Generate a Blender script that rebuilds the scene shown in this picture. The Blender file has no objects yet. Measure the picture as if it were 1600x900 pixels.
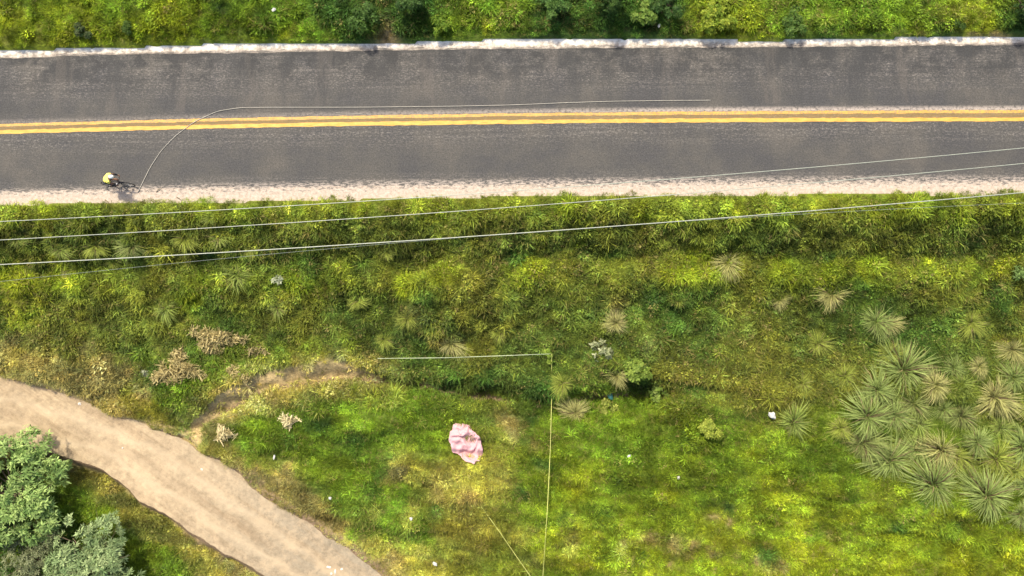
import bpy, bmesh, math, random
import numpy as np
from mathutils import Vector, Matrix, Euler

random.seed(7)
RS = np.random.RandomState(11)
sc = bpy.context.scene
COL = sc.collection

# ------------------------------------------------------------------ camera
W, H = 1600.0, 900.0
HFOV = math.radians(70)
TILT = math.radians(9.0)
DIST = 38.0
F = (W / 2) / math.tan(HFOV / 2)
CAM = np.array([0.0, -DIST * math.sin(TILT), DIST * math.cos(TILT)])
cd = bpy.data.cameras.new('camera'); cam = bpy.data.objects.new('camera', cd); COL.objects.link(cam)
cam.location = CAM; cam.rotation_euler = (TILT, 0, 0)
cd.angle = HFOV; cd.sensor_fit = 'HORIZONTAL'; cd.clip_start = 0.5; cd.clip_end = 1500
sc.camera = cam

# ------------------------------------------------------------------ world, sun, exposure
SUNV = Vector((0.36, -0.62, -1.20)).normalized()          # direction light travels
to_sun = -SUNV
elev = math.asin(to_sun.z); az = math.atan2(to_sun.x, to_sun.y)
w = bpy.data.worlds.new('World'); sc.world = w; w.use_nodes = True
nt = w.node_tree; nt.nodes.clear()
sky = nt.nodes.new('ShaderNodeTexSky'); sky.sky_type = 'NISHITA'; sky.sun_disc = False
sky.sun_elevation = elev; sky.sun_rotation = az; sky.dust_density = 4.0; sky.air_density = 1.0
bg = nt.nodes.new('ShaderNodeBackground'); bg.inputs[1].default_value = 0.145
wo = nt.nodes.new('ShaderNodeOutputWorld')
nt.links.new(sky.outputs[0], bg.inputs[0]); nt.links.new(bg.outputs[0], wo.inputs[0])
sl = bpy.data.lights.new('sun', 'SUN'); sl.energy = 3.7; sl.angle = math.radians(4); sl.color = (1, .91, .74)
so = bpy.data.objects.new('sun', sl); COL.objects.link(so)
so.rotation_euler = SUNV.to_track_quat('-Z', 'Y').to_euler()
sc.view_settings.view_transform = 'Standard'; sc.view_settings.look = 'None'
sc.view_settings.gamma = 1; sc.view_settings.use_curve_mapping = False
sc.view_settings.exposure = 0.66
sc.render.engine = 'CYCLES'
sc.cycles.max_bounces = 5; sc.cycles.diffuse_bounces = 2; sc.cycles.glossy_bounces = 1; sc.cycles.transmission_bounces = 3

# ------------------------------------------------------------------ numeric helpers
_perm = np.random.RandomState(3).rand(512, 512)
def vnoise(x, y):
    x = np.asarray(x, float); y = np.asarray(y, float)
    xi = np.floor(x).astype(int); yi = np.floor(y).astype(int)
    fx = x - xi; fy = y - yi
    fx = fx * fx * (3 - 2 * fx); fy = fy * fy * (3 - 2 * fy)
    a = _perm[xi & 511, yi & 511]; b = _perm[(xi + 1) & 511, yi & 511]
    c = _perm[xi & 511, (yi + 1) & 511]; d = _perm[(xi + 1) & 511, (yi + 1) & 511]
    return (a * (1 - fx) + b * fx) * (1 - fy) + (c * (1 - fx) + d * fx) * fy
def fbm(x, y, s, o=4, seed=0):
    v = 0; a = 1; t = 0
    ca, sa = math.cos(.6), math.sin(.6)
    x = np.asarray(x, float) / s + seed * 17.3; y = np.asarray(y, float) / s + seed * 31.7
    for i in range(o):
        v = v + a * vnoise(x, y); t += a; a *= .55
        x, y = (x * ca - y * sa) * 2.03 + 5.1, (x * sa + y * ca) * 2.03 + 9.7
    return v / t - .5
def sstep(t):
    t = np.clip(t, 0, 1); return t * t * (3 - 2 * t)
def ray(px, py):
    d = np.array([(px - W / 2) / F, (H / 2 - py) / F, -1.0])
    c, s = math.cos(TILT), math.sin(TILT)
    return np.array([d[0], d[1] * c - d[2] * s, d[1] * s + d[2] * c])
def G(px, py, z=0.0):
    d = ray(px, py); t = (z - CAM[2]) / d[2]
    return CAM + t * d
def interp_ext(pts):
    xs = np.array([p[0] for p in pts]); ys = np.array([p[1] for p in pts])
    s0 = (ys[1] - ys[0]) / (xs[1] - xs[0]); s1 = (ys[-1] - ys[-2]) / (xs[-1] - xs[-2])
    def f(x):
        x = np.asarray(x, float)
        return np.where(x < xs[0], ys[0] + s0 * (x - xs[0]), np.where(x > xs[-1], ys[-1] + s1 * (x - xs[-1]), np.interp(x, xs, ys)))
    g = np.linspace(-170, 170, 1361); k = np.ones(41) / 41
    r = f(g); rr = np.convolve(np.pad(r, 20, mode='reflect', reflect_type='odd'), k, 'valid')
    return lambda x: np.interp(x, g, rr)
def offs(pts, base):
    q = [G(*p) for p in pts]
    xs = np.array([p[0] for p in q]); os = np.array([p[1] - base(p[0]) for p in q])
    return lambda x: np.interp(x, xs, os)

yc = interp_ext([tuple(G(*p)[:2]) for p in [(0, 201.5), (200, 196), (400, 191), (800, 184.5), (1200, 181.5), (1600, 180)]])
o_n = offs([(0, 91), (200, 84), (400, 82), (600, 78), (800, 76), (1000, 74), (1200, 73), (1400, 71), (1600, 70)], yc)
o_no = offs([(0, 79), (100, 76), (200, 74), (330, 69), (500, 67), (620, 67), (800, 61), (1000, 61), (1200, 63), (1400, 59), (1600, 57)], yc)
o_s = offs([(0, 299), (200, 295), (400, 292), (800, 288), (1200, 284), (1600, 283)], yc)
o_so = offs([(0, 322), (400, 317), (800, 309), (1200, 306), (1600, 306)], yc)

def base_h(x, y):
    x = np.asarray(x, float); y = np.asarray(y, float)
    s = yc(x) + o_so(x) - y
    wv = fbm(x, y * .6, 9, 2, 5) * .7 * sstep(s / 3)
    sp = s + wv
    pr = np.interp(sp, [-1, .15, .6, 1.1, 2.75, 3.05, 3.75, 4.0, 5.4, 7.5, 10, 14, 22, 60, 300],
                   [0, 0, -.06, -.42, -2.2, -2.35, -2.30, -2.36, -3.45, -4.2, -4.4, -4.65, -5.0, -7, -14])
    n = y - (yc(x) + o_no(x))
    nr = np.interp(n, [0, .15, .8, 2, 4, 8, 60, 300], [0, .03, .12, .35, .8, 1.8, 14, 40])
    return np.where(s > 0, pr, np.where(n > 0, nr, 0))

def PB(px, py, hf=base_h):
    z = -3.0 if py > 320 else 0
    for _ in range(14):
        p = G(px, py, z); z = .5 * z + .5 * float(hf(p[0], p[1]))
    return G(px, py, z)

def densify(pts, step=.15, jit=.12, seed=0):
    P = np.array([PB(*p)[:2] for p in pts]); out = []
    seg = np.linalg.norm(np.diff(P, axis=0), axis=1); t = np.r_[0, np.cumsum(seg)]
    tt = np.arange(0, t[-1], step)
    # smooth by wide average
    xs = np.interp(tt, t, P[:, 0]); ys = np.interp(tt, t, P[:, 1])
    k = 9; ker = np.ones(k) / k
    if len(tt) > 20:
        xs = np.convolve(np.pad(xs, k // 2, mode='reflect', reflect_type='odd'), ker, 'valid')
        ys = np.convolve(np.pad(ys, k // 2, mode='reflect', reflect_type='odd'), ker, 'valid')
    dx = np.gradient(xs); dy = np.gradient(ys); L = np.hypot(dx, dy)
    j = fbm(tt, tt * 0 + seed, 1.3, 4, seed + 2) * jit * 4
    return np.c_[xs - dy / L * j, ys + dx / L * j]

TR_UP = densify([(-500, 500), (-250, 548), (0, 590), (60, 601), (130, 622), (200, 658), (262, 678), (300, 690), (330, 716), (400, 762), (450, 800), (500, 834), (560, 872), (620, 915), (760, 1010), (950, 1150)], jit=.16, seed=1)
TR_LO = densify([(-500, 640), (-250, 672), (0, 696), (100, 712), (160, 732), (220, 780), (262, 806), (320, 842), (370, 874), (420, 903), (560, 1000), (760, 1170)], seed=2)
GUL = densify([(306, 672), (345, 640), (400, 614), (460, 596), (540, 590), (640, 600), (740, 615), (830, 632), (900, 627), (955, 617), (1000, 616), (1030, 622)], jit=.08, seed=3)

def dist_poly(x, y, P, chunk=20000):
    """distance to a polyline's points, and index of the closest"""
    x = np.ravel(x); y = np.ravel(y); D = np.empty(x.size); I = np.empty(x.size, int)
    Q = P[::2]
    for a in range(0, x.size, chunk):
        d = (x[a:a + chunk, None] - Q[None, :, 0]) ** 2 + (y[a:a + chunk, None] - Q[None, :, 1]) ** 2
        i = d.argmin(1); D[a:a + chunk] = np.sqrt(d[np.arange(i.size), i]); I[a:a + chunk] = np.minimum(i * 2, len(P) - 2)
    return D, I
def side(x, y, P):
    D, I = dist_poly(x, y, P)
    x = np.ravel(x); y = np.ravel(y)
    a = P[np.maximum(I - 1, 0)]; b = P[I + 1]; t = b - a
    cr = t[:, 0] * (y - a[:, 1]) - t[:, 1] * (x - a[:, 0])     # >0: left of travel (north-east side)
    L = np.hypot(t[:, 0], t[:, 1]) + 1e-9
    per = cr / L
    return np.where(D < .6, per, np.sign(cr) * D)

def features(x, y):
    sh = np.shape(x); x = np.ravel(np.asarray(x, float)); y = np.ravel(np.asarray(y, float))
    near = (y < 4)
    su = np.full(x.size, 50.0); slo = np.full(x.size, 50.0); gd = np.full(x.size, 50.0); gi = np.zeros(x.size, int)
    if near.any():
        su[near] = side(x[near], y[near], TR_UP); slo[near] = side(x[near], y[near], TR_LO)
        gd[near], gi[near] = dist_poly(x[near], y[near], GUL)
    return su.reshape(sh), slo.reshape(sh), gd.reshape(sh), gi.reshape(sh)

mound = PB(710, 478)
def terrain_h(x, y, feat=None):
    x = np.asarray(x, float); y = np.asarray(y, float)
    su, slo, gd, gi = feat if feat is not None else features(x, y)
    h = base_h(x, y)
    s = yc(x) + o_so(x) - y; n = y - (yc(x) + o_no(x))
    off = np.maximum(sstep(s / .8), sstep(n / .8))
    intrack = (su < 0) & (slo > 0)
    edge = np.where(su > 0, su, np.where(slo < 0, -slo, 0)); trk = sstep(edge / .6)
    lump = fbm(x, y, 1.9, 4, 1) * .62 + (.3 - np.abs(fbm(x, y, .75, 3, 8))) * .75 + fbm(x, y, 5, 2, 9) * .5
    mead = sstep((s - 8.5) / 2)
    lump = lump * (1 - .35 * mead) + mead * (fbm(x * .18 + y * .05, y + x * .10, 1.2, 3, 12) * 1.5)
    h = h + lump * off * trk
    # mound
    h = h + 1.0 * np.exp(-(((x - mound[0]) / 2.9) ** 2 + ((y - mound[1]) / 1.7) ** 2) ** 2)
    # track banks
    h = h + np.where(su > 0, .30 * sstep(su / .28), 0)
    h = h - np.where(slo < 0, .68 * sstep(-slo / .42) * (1 - .8 * sstep((-slo - .5) / 3)), 0)
    # gully
    frac = gi / float(len(GUL))
    dep = np.interp(frac, [0, .1, .35, .55, .75, .86, .95, 1], [.25, .6, .7, .5, .8, 1.5, 1.7, 1.2])
    wd = np.interp(frac, [0, .2, .7, .88, 1], [.4, .55, .5, .85, .95])
    h = h - dep * np.exp(-(gd / wd) ** 2) - .3 * np.exp(-(gd / 1.4) ** 2)
    return h
def P(px, py): return PB(px, py, terrain_h)

# ------------------------------------------------------------------ materials
def newmat(name):
    m = bpy.data.materials.new(name); m.use_nodes = True
    t = m.node_tree; t.nodes.clear()
    o = t.nodes.new('ShaderNodeOutputMaterial'); b = t.nodes.new('ShaderNodeBsdfPrincipled')
    t.links.new(b.outputs[0], o.inputs[0]); b.inputs['Roughness'].default_value = .85
    b.inputs['Specular IOR Level'].default_value = .25
    return m, t, b, o
def N(t, k, **kw):
    n = t.nodes.new(k)
    for a, v in kw.items(): setattr(n, a, v)
    return n
def noise(t, vec, scale, detail=4, rough=.6, dist=0):
    n = N(t, 'ShaderNodeTexNoise'); n.inputs['Scale'].default_value = scale; n.inputs['Detail'].default_value = detail
    n.inputs['Roughness'].default_value = rough; n.inputs['Distortion'].default_value = dist
    if vec is not None: t.links.new(vec, n.inputs['Vector'])
    return n.outputs[0]
def ramp(t, f, stops):
    r = N(t, 'ShaderNodeValToRGB'); e = r.color_ramp.elements
    while len(e) < len(stops): e.new(.5)
    for q, (p, c) in zip(e, stops):
        q.position = p; q.color = (c, c, c, 1) if not hasattr(c, '__len__') else (*c, 1)
    t.links.new(f, r.inputs[0]); return r.outputs[0]
def mix(t, fac, a, b, mode='MIX'):
    m = N(t, 'ShaderNodeMix', data_type='RGBA', blend_type=mode)
    for sock, v in ((m.inputs[0], fac), (m.inputs[6], a), (m.inputs[7], b)):
        if hasattr(v, 'links'): t.links.new(v, sock)
        elif hasattr(v, '__len__'): sock.default_value = (*v, 1)
        else: sock.default_value = v
    return m.outputs[2]
def math_(t, op, a, b=0.0, c=0.0):
    m = N(t, 'ShaderNodeMath', operation=op)
    for i, v in enumerate((a, b, c)):
        if hasattr(v, 'links'): t.links.new(v, m.inputs[i])
        else: m.inputs[i].default_value = v
    return m.outputs[0]
def bump(t, b, hgt, strength, dist):
    n = N(t, 'ShaderNodeBump'); n.inputs['Strength'].default_value = strength; n.inputs['Distance'].default_value = dist
    t.links.new(hgt, n.inputs['Height']); t.links.new(n.outputs[0], b.inputs['Normal'])
def plain(name, c, rough=.7, var=.15, scale=8, metal=0):
    m, t, b, o = newmat(name)
    tc = N(t, 'ShaderNodeTexCoord').outputs['Object']
    f = ramp(t, noise(t, tc, scale), [(.3, tuple(x * (1 - var) for x in c)), (.7, tuple(min(1, x * (1 + var)) for x in c))])
    t.links.new(f, b.inputs['Base Color']); b.inputs['Roughness'].default_value = rough; b.inputs['Metallic'].default_value = metal
    return m
def leafmat(name, instancer=False, attr='tint', sheen=.14, transl=.30):
    m, t, b, o = newmat(name)
    a = N(t, 'ShaderNodeAttribute', attribute_name=attr, attribute_type='INSTANCER' if instancer else 'GEOMETRY')
    r = N(t, 'ShaderNodeAttribute', attribute_name='rnd', attribute_type='GEOMETRY')
    v = N(t, 'ShaderNodeMapRange'); v.inputs[3].default_value = .62; v.inputs[4].default_value = 1.4
    t.links.new(r.outputs['Fac'], v.inputs[0])
    c = N(t, 'ShaderNodeVectorMath', operation='SCALE'); t.links.new(a.outputs['Color'], c.inputs[0]); t.links.new(v.outputs[0], c.inputs[3])
    t.links.new(c.outputs[0], b.inputs['Base Color']); b.inputs['Roughness'].default_value = .55
    b.inputs['Specular IOR Level'].default_value = sheen
    tr = N(t, 'ShaderNodeBsdfTranslucent'); t.links.new(c.outputs[0], tr.inputs[0])
    ms = N(t, 'ShaderNodeMixShader'); ms.inputs[0].default_value = transl
    t.links.new(b.outputs[0], ms.inputs[1]); t.links.new(tr.outputs[0], ms.inputs[2]); t.links.new(ms.outputs[0], o.inputs[0])
    return m

M_grass = leafmat('grass_blades', True)
M_leaf = leafmat('leaves')

# ------------------------------------------------------------------ object helpers
def tag(o, label=None, cat=None, group=None, kind=None):
    if label: o['label'] = label
    if cat: o['category'] = cat
    if group: o['group'] = group
    if kind: o['kind'] = kind
    return o
def link(name, me, mat=None, parent=None):
    o = bpy.data.objects.new(name, me); COL.objects.link(o)
    if mat and not me.materials: me.materials.append(mat)
    if parent: o.parent = parent
    return o
def empty(name, loc, rz=0):
    o = bpy.data.objects.new(name, None); COL.objects.link(o); o.location = loc; o.rotation_euler = (0, 0, rz); o.empty_display_size = .2
    return o
def npmesh(name, V, Fq, attrs=None, smooth=False, cols=None):
    """V (n,3); Fq (m,k) faces all of k corners"""
    V = np.asarray(V, np.float32); Fq = np.asarray(Fq, np.int32); k = Fq.shape[1]
    me = bpy.data.meshes.new(name); me.vertices.add(len(V)); me.vertices.foreach_set('co', V.ravel())
    me.loops.add(Fq.size); me.loops.foreach_set('vertex_index', Fq.ravel())
    me.polygons.add(len(Fq)); me.polygons.foreach_set('loop_start', np.arange(0, Fq.size, k, dtype=np.int32))
    me.polygons.foreach_set('loop_total', np.full(len(Fq), k, np.int32))
    me.update(calc_edges=True)
    if smooth: me.polygons.foreach_set('use_smooth', np.ones(len(Fq), bool))
    for n, a in (attrs or {}).items():
        at = me.attributes.new(n, 'FLOAT', 'POINT'); at.data.foreach_set('value', np.asarray(a, np.float32))
    for n, a in (cols or {}).items():
        at = me.attributes.new(n, 'FLOAT_COLOR', 'POINT')
        at.data.foreach_set('color', np.c_[np.asarray(a, np.float32), np.ones(len(V), np.float32)].ravel())
    return me
def grid(name, X, Y, Z, **kw):
    r, c = X.shape; i = np.arange(r * c).reshape(r, c)
    Fq = np.stack([i[:-1, :-1], i[:-1, 1:], i[1:, 1:], i[1:, :-1]], -1).reshape(-1, 4)
    return npmesh(name, np.c_[X.ravel(), Y.ravel(), Z.ravel()], Fq, **kw)
def tube_bm(bm, pts, r, seg=8, cap=True, r2=None):
    pts = [Vector(p) for p in pts]; rings = []
    for i, p in enumerate(pts):
        d = (pts[min(i + 1, len(pts) - 1)] - pts[max(i - 1, 0)]).normalized()
        u = d.cross(Vector((0, 0, 1)));
        if u.length < .05: u = d.cross(Vector((0, 1, 0)))
        u.normalize(); v = d.cross(u); rr = r if r2 is None else r + (r2 - r) * i / (len(pts) - 1)
        rings.append([bm.verts.new(p + (u * math.cos(a) + v * math.sin(a)) * rr) for a in [2 * math.pi * k / seg for k in range(seg)]])
    for a, b in zip(rings, rings[1:]):
        for k in range(seg): bm.faces.new((a[k], a[(k + 1) % seg], b[(k + 1) % seg], b[k]))
    if cap: bm.faces.new(rings[0][::-1]); bm.faces.new(rings[-1])
def bmobj(name, bm, mat, parent=None, smooth=True):
    bmesh.ops.recalc_face_normals(bm, faces=bm.faces)
    me = bpy.data.meshes.new(name); bm.to_mesh(me); bm.free()
    if smooth: me.polygons.foreach_set('use_smooth', np.ones(len(me.polygons), bool))
    return link(name, me, mat, parent)

# ------------------------------------------------------------------ ground colour map (species, dryness and some painted shade, by place)
YG = (.222, .262, .016); BG = (.135, .212, .018); DG = (.055, .110, .018); OL = (.155, .165, .028); ST = (.46, .36, .15); SO = (.33, .24, .115); GY = (.19, .245, .017)
def mixc(a, b, t): return tuple(x * (1 - t) + y * t for x, y in zip(a, b))
BL = []
def blob(c, r, *pts):
    for p in pts: BL.append((p[0], p[1], r if len(p) < 3 else p[2], c))
# north verge
blob(mixc(YG, BG, .15), 60, (20, 30), (100, 45), (200, 50), (280, 35), (1160, 40), (1130, 20), (1530, 25))
blob(BG, 60, (40, 5), (190, 5), (330, 40), (420, 50), (480, 60), (720, 45), (780, 15), (1230, 20), (1300, 30), (1380, 10), (1420, 40), (380, 10))
blob(YG, 30, (410, 60), (445, 55), (760, 40))
blob(DG, 55, (350, 15, 40), (560, 40), (540, 5), (640, 15), (660, 50, 35), (850, 30), (950, 25), (1040, 30), (1290, 55, 35), (1590, 30, 40), (1480, 45, 30))
blob(SO, 20, (608, 45), (600, 58), (780, 18, 12), (1565, 58, 16), (1530, 60, 12), (1440, 55, 10))
# roadside slope
for x in range(-100, 1750, 70):
    blob(mixc(GY, OL, .2 + .5 * random.random()), 42, (x, 322 if x < 700 else 318))
    blob(mixc(OL, DG, .1 + .5 * random.random()), 42, (x, 358), (x + 30, 388))
    blob(mixc(GY, OL, random.random()), 40, (x, 425 if x > 900 else 440))
    blob(mixc(OL, DG, random.random()), 45, (x, 470), (x + 35, 505), (x, 545))
blob(YG, 40, (1000, 330, 26), (1150, 330, 26), (80, 330, 26), (560, 330, 20), (1500, 325, 30), (1350, 415), (1450, 420), (1560, 412), (1100, 410), (1060, 425, 25), (700, 425, 40), (640, 450, 30), (110, 440, 40), (20, 440, 40), (840, 420, 30), (1370, 345, 25), (300, 470, 30), (40, 480), (900, 380, 18))
blob(DG, 42, (480, 400), (560, 400, 30), (330, 400, 30), (800, 400, 30), (960, 395, 30), (1100, 460, 36), (1300, 400, 20), (440, 520, 30), (240, 580, 36), (600, 560, 30), (1350, 450, 30), (1560, 470, 36))
blob(OL, 60, (730, 480), (700, 500, 40), (1450, 450), (1050, 570), (1150, 600), (1250, 620), (1200, 560))
blob(mixc(OL, ST, .35), 30, (1020, 540, 24), (640, 500, 26), (700, 520), (960, 480))
# west
blob(mixc(ST, OL, .45), 34, (10, 545), (60, 570), (110, 585), (150, 610, 26), (190, 640, 20), (90, 560, 26), (40, 555))
blob(mixc(SO, OL, .4), 26, (30, 530, 22), (170, 565), (200, 590), (110, 600, 20), (130, 545, 20))
blob(ST, 16, (170, 575), (148, 590), (228, 620, 12), (90, 600, 13), (180, 620, 10), (45, 560, 10))
blob(BG, 36, (220, 560, 24), (280, 620), (340, 600), (380, 570), (440, 555), (480, 550), (540, 540, 26), (310, 600))
blob(mixc(OL, YG, .4), 24, (240, 640), (210, 625), (260, 660, 18))
blob(GY, 24, (450, 550), (500, 548), (400, 555, 18))
# gully sides
blob(mixc(SO, ST, .45), 20, (380, 600), (420, 588), (460, 580), (500, 577), (530, 577, 14), (350, 618, 14), (330, 640, 12))
blob(mixc(ST, YG, .55), 19, (350, 650, 14), (390, 640), (430, 625), (470, 615), (510, 607), (545, 602), (325, 690, 14), (330, 665, 13))
blob(YG, 26, (560, 608, 18), (520, 615, 15))
blob(BG, 38, (400, 670), (460, 660), (520, 650), (580, 650), (620, 640), (380, 690), (440, 700), (660, 680), (480, 690))
blob(DG, 22, (500, 660), (450, 685), (550, 680), (400, 655, 12), (590, 755), (700, 590), (760, 590), (690, 800, 20))
blob(mixc(SO, OL, .3), 16, (370, 725, 13), (395, 738), (410, 750, 12), (352, 705, 9))
blob(mixc(ST, OL, .45), 26, (430, 755), (460, 780), (480, 790), (500, 815), (520, 830), (560, 865), (600, 900), (450, 740, 18), (610, 885, 18))
blob(BG, 30, (480, 745), (560, 740), (530, 770), (620, 775), (600, 810), (560, 830, 20), (660, 830))
blob(mixc(YG, ST, .3), 28, (640, 805, 22), (700, 815), (580, 870), (660, 880), (760, 830), (820, 840), (590, 800, 15), (640, 740), (700, 760), (780, 745), (900, 850), (830, 880))
blob(mixc(SO, OL, .5), 24, (690, 760), (730, 780, 18), (620, 745, 18), (800, 665, 16), (835, 690, 12))
blob(DG, 22, (820, 770), (840, 720), (830, 650, 14), (900, 640, 10), (850, 610, 30), (1000, 600), (1080, 600))
# lower meadow
for x in range(860, 1750, 75):
    for k, y in enumerate((665, 705, 745, 785, 825, 865, 905)):
        c = mixc(BG, YG, min(1, max(0, .05 + .11 * k + .25 * random.uniform(-1, 1))))
        blob(c, 42, (x + random.uniform(-25, 25), y + random.uniform(-15, 15)))
blob(BG, 36, (950, 680), (1010, 690), (1110, 730), (1160, 740), (1060, 700), (1250, 740), (1330, 770), (1410, 790), (1100, 880, 24), (1280, 830, 24))
blob(YG, 40, (1250, 800), (1320, 810), (1200, 770), (1500, 870), (1400, 860), (1580, 860), (1180, 700, 24), (1440, 840), (900, 780), (1040, 770, 28), (920, 880))
blob(DG, 24, (1020, 800), (1130, 795, 18), (1490, 820), (1560, 830), (1400, 820, 18), (1110, 705, 14), (1440, 780, 18), (880, 810, 20), (950, 800, 18), (1000, 868, 9), (1200, 865, 16))  # small spot under the lone yellow-green shrub is its shadow, painted into the colour
blob(mixc(SO, ST, .25), 13, (980, 845), (1010, 846), (1040, 850), (1075, 857), (1110, 862), (1150, 868), (1190, 874, 9), (1045, 880, 8), (1215, 876), (1260, 885, 10), (1130, 815, 12), (1110, 810, 10))
blob(mixc(SO, YG, .5), 10, (840, 828), (900, 834), (940, 840), (1300, 840, 7), (1100, 735, 9))
blob(OL, 50, (1350, 600), (1450, 640), (1550, 650), (1430, 700), (1540, 720), (1300, 560))
# south-west corner
blob(mixc(YG, ST, .35), 26, (130, 745), (170, 765), (200, 790), (230, 810), (265, 840), (300, 865), (340, 890), (390, 920), (110, 735, 16), (320, 870, 18))
blob(BG, 34, (120, 790), (150, 820), (200, 850), (250, 880), (170, 800, 20), (60, 850), (280, 900, 24))
blob(DG, 30, (60, 780), (100, 830), (0, 880), (90, 880), (180, 880), (260, 895, 16))  # dark green here includes the trees' shade, painted into the grass colour
blob(mixc(SO, ST, .5), 12, (310, 850), (330, 862), (350, 880), (378, 898), (285, 835, 8), (120, 735, 9), (180, 765, 7))
BLN = np.array([(b[0], b[1], b[2]) for b in BL]); BLC = np.array([b[3] for b in BL])

def topix(x, y, z):
    d0 = x - CAM[0]; d1 = y - CAM[1]; d2 = z - CAM[2]
    c, s = math.cos(TILT), math.sin(TILT)
    v = d1 * c + d2 * s; dep = -(-d1 * s + d2 * c)
    return W / 2 + F * d0 / dep, H / 2 - F * v / dep
# blob centres turned into places on the ground once
BW = np.array([G(b[0], b[1], 0)[:2] for b in BL]); BR = BLN[:, 2] / 30.0
def cmap(x, y, z, jit=1.0):
    px, py = topix(x, y, z)
    g = CAM[2] / (CAM[2] - z); gx = CAM[0] + (x - CAM[0]) * g; gy = CAM[1] + (y - CAM[1]) * g
    gx = gx + fbm(x, y, 1.4, 3, 21) * 1.3 * jit; gy = gy + fbm(x, y, 1.4, 3, 22) * 1.0 * jit
    out = np.empty((x.size, 3)); ch = 8000
    for a in range(0, x.size, ch):
        d2 = ((gx[a:a + ch, None] - BW[:, 0]) ** 2 + (gy[a:a + ch, None] - BW[:, 1]) ** 2) / (BR ** 2)
        wt = 1 / (d2 + .12) ** 2.2 
        wt /= wt.sum(1, keepdims=True); out[a:a + ch] = wt @ BLC
    return out

# ------------------------------------------------------------------ terrain
def axis(lo, hi, step, far):
    a = list(np.arange(lo, hi + 1e-6, step)); s = step; l = a[0]; r = a[-1]; L = []; R = []
    while l > -far: s *= 1.18; l -= s; L.append(l)
    s = step
    while r < far: s *= 1.18; r += s; R.append(r)
    return np.array(L[::-1] + a + R)
gx = axis(-36, 36, .13, 330); gy = axis(-23, 19, .13, 330)
X, Y = np.meshgrid(gx, gy)
ft = features(X, Y)
Z = terrain_h(X, Y, ft)
s_ = yc(X) + o_so(X) - Y; n_ = Y - (yc(X) + o_no(X))
onroad = (s_ < 0.0) & (n_ < 0.0)
Z = np.where(onroad, -.03, Z)
su, slo, gd, gi = ft
intr = (su < .02) & (slo > -.02)
C = cmap(X.ravel(), Y.ravel(), Z.ravel())
bank = np.exp(-((su - .12) / .42) ** 2) * (su > 0) + np.exp(-((-slo - .12) / .35) ** 2) * (slo < 0)
gul = np.exp(-(gd / np.where(gi < .42 * len(GUL), .75, .4)) ** 2)
nside = (Y > GUL[np.minimum(gi, len(GUL) - 1), 1]) & (gi < .40 * len(GUL))
gul = np.maximum(gul, np.exp(-(gd / 1.05) ** 4) * nside)
sp0 = P(300, 684); spur = np.exp(-(((X - sp0[0]) / .95) ** 2 + ((Y - sp0[1]) / .75) ** 2) ** 2); gul = np.maximum(gul, spur)
soil = np.clip(np.maximum(np.maximum(bank.ravel(), gul.ravel()), intr.ravel() * 1.0), 0, 1)
soilc = np.array([.25, .17, .105])
sc3 = np.where((nside | (spur > .3)).ravel()[:, None], np.array([.52, .385, .18]), soilc)
C = C * .8 * (1 - soil[:, None]) + sc3 * soil[:, None]
me = grid('ground', X, Y, Z, smooth=True, cols={'tint': C})
m, t, b, o = newmat('ground_soil_and_litter')
a = N(t, 'ShaderNodeAttribute', attribute_name='tint')
tc = N(t, 'ShaderNodeTexCoord').outputs['Object']
n1 = noise(t, tc, 7, 6, .7); n2 = noise(t, tc, 1.1, 4, .6)
f = ramp(t, n1, [(.3, .45), (.72, 1.35)])
c = mix(t, 1.0, a.outputs['Color'], f, 'MULTIPLY')
c = mix(t, ramp(t, n2, [(.5, 0), (.75, .4)]), c, (.17, .13, .06))
t.links.new(c, b.inputs['Base Color']); bump(t, b, n1, .8, .08)
gr = link('ground', me, m); tag(gr, kind='structure')

# ------------------------------------------------------------------ road, gutter, shoulder, markings, track
xs = np.arange(-150, 150.1, .2)
def strip(name, lo, hi, z, mat, n=10, zf=None):
    t_ = np.linspace(0, 1, n)[:, None]
    Xg = np.repeat(xs[None, :], n, 0); Yg = lo(xs)[None] * (1 - t_) + hi(xs)[None] * t_
    Zg = np.full_like(Xg, z) if zf is None else zf(Xg, Yg, t_)
    me = grid(name, Xg, Yg, Zg, smooth=True, attrs={'v': (Yg - yc(Xg)).ravel(), 'e': (t_ + 0 * Xg).ravel()})
    ob = link(name, me, mat); tag(ob, kind='structure'); return ob

m_as, t, b, o = newmat('asphalt')
tc = N(t, 'ShaderNodeTexCoord').outputs['Object']
mp = N(t, 'ShaderNodeMapping'); mp.inputs['Scale'].default_value = (.35, 1.3, 1); t.links.new(tc, mp.inputs[0]); st = mp.outputs[0]
mp2 = N(t, 'ShaderNodeMapping'); mp2.inputs['Scale'].default_value = (.05, 1.6, 1); t.links.new(tc, mp2.inputs[0])
V_ = N(t, 'ShaderNodeAttribute', attribute_name='v').outputs['Fac']
vn = math_(t, 'DIVIDE', math_(t, 'ADD', V_, 4.0), 8.0)
big = noise(t, tc, .33, 4, .65)
colr = ramp(t, big, [(.38, (.052, .051, .051)), (.52, (.064, .061, .056)), (.66, (.082, .075, .065))])
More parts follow.
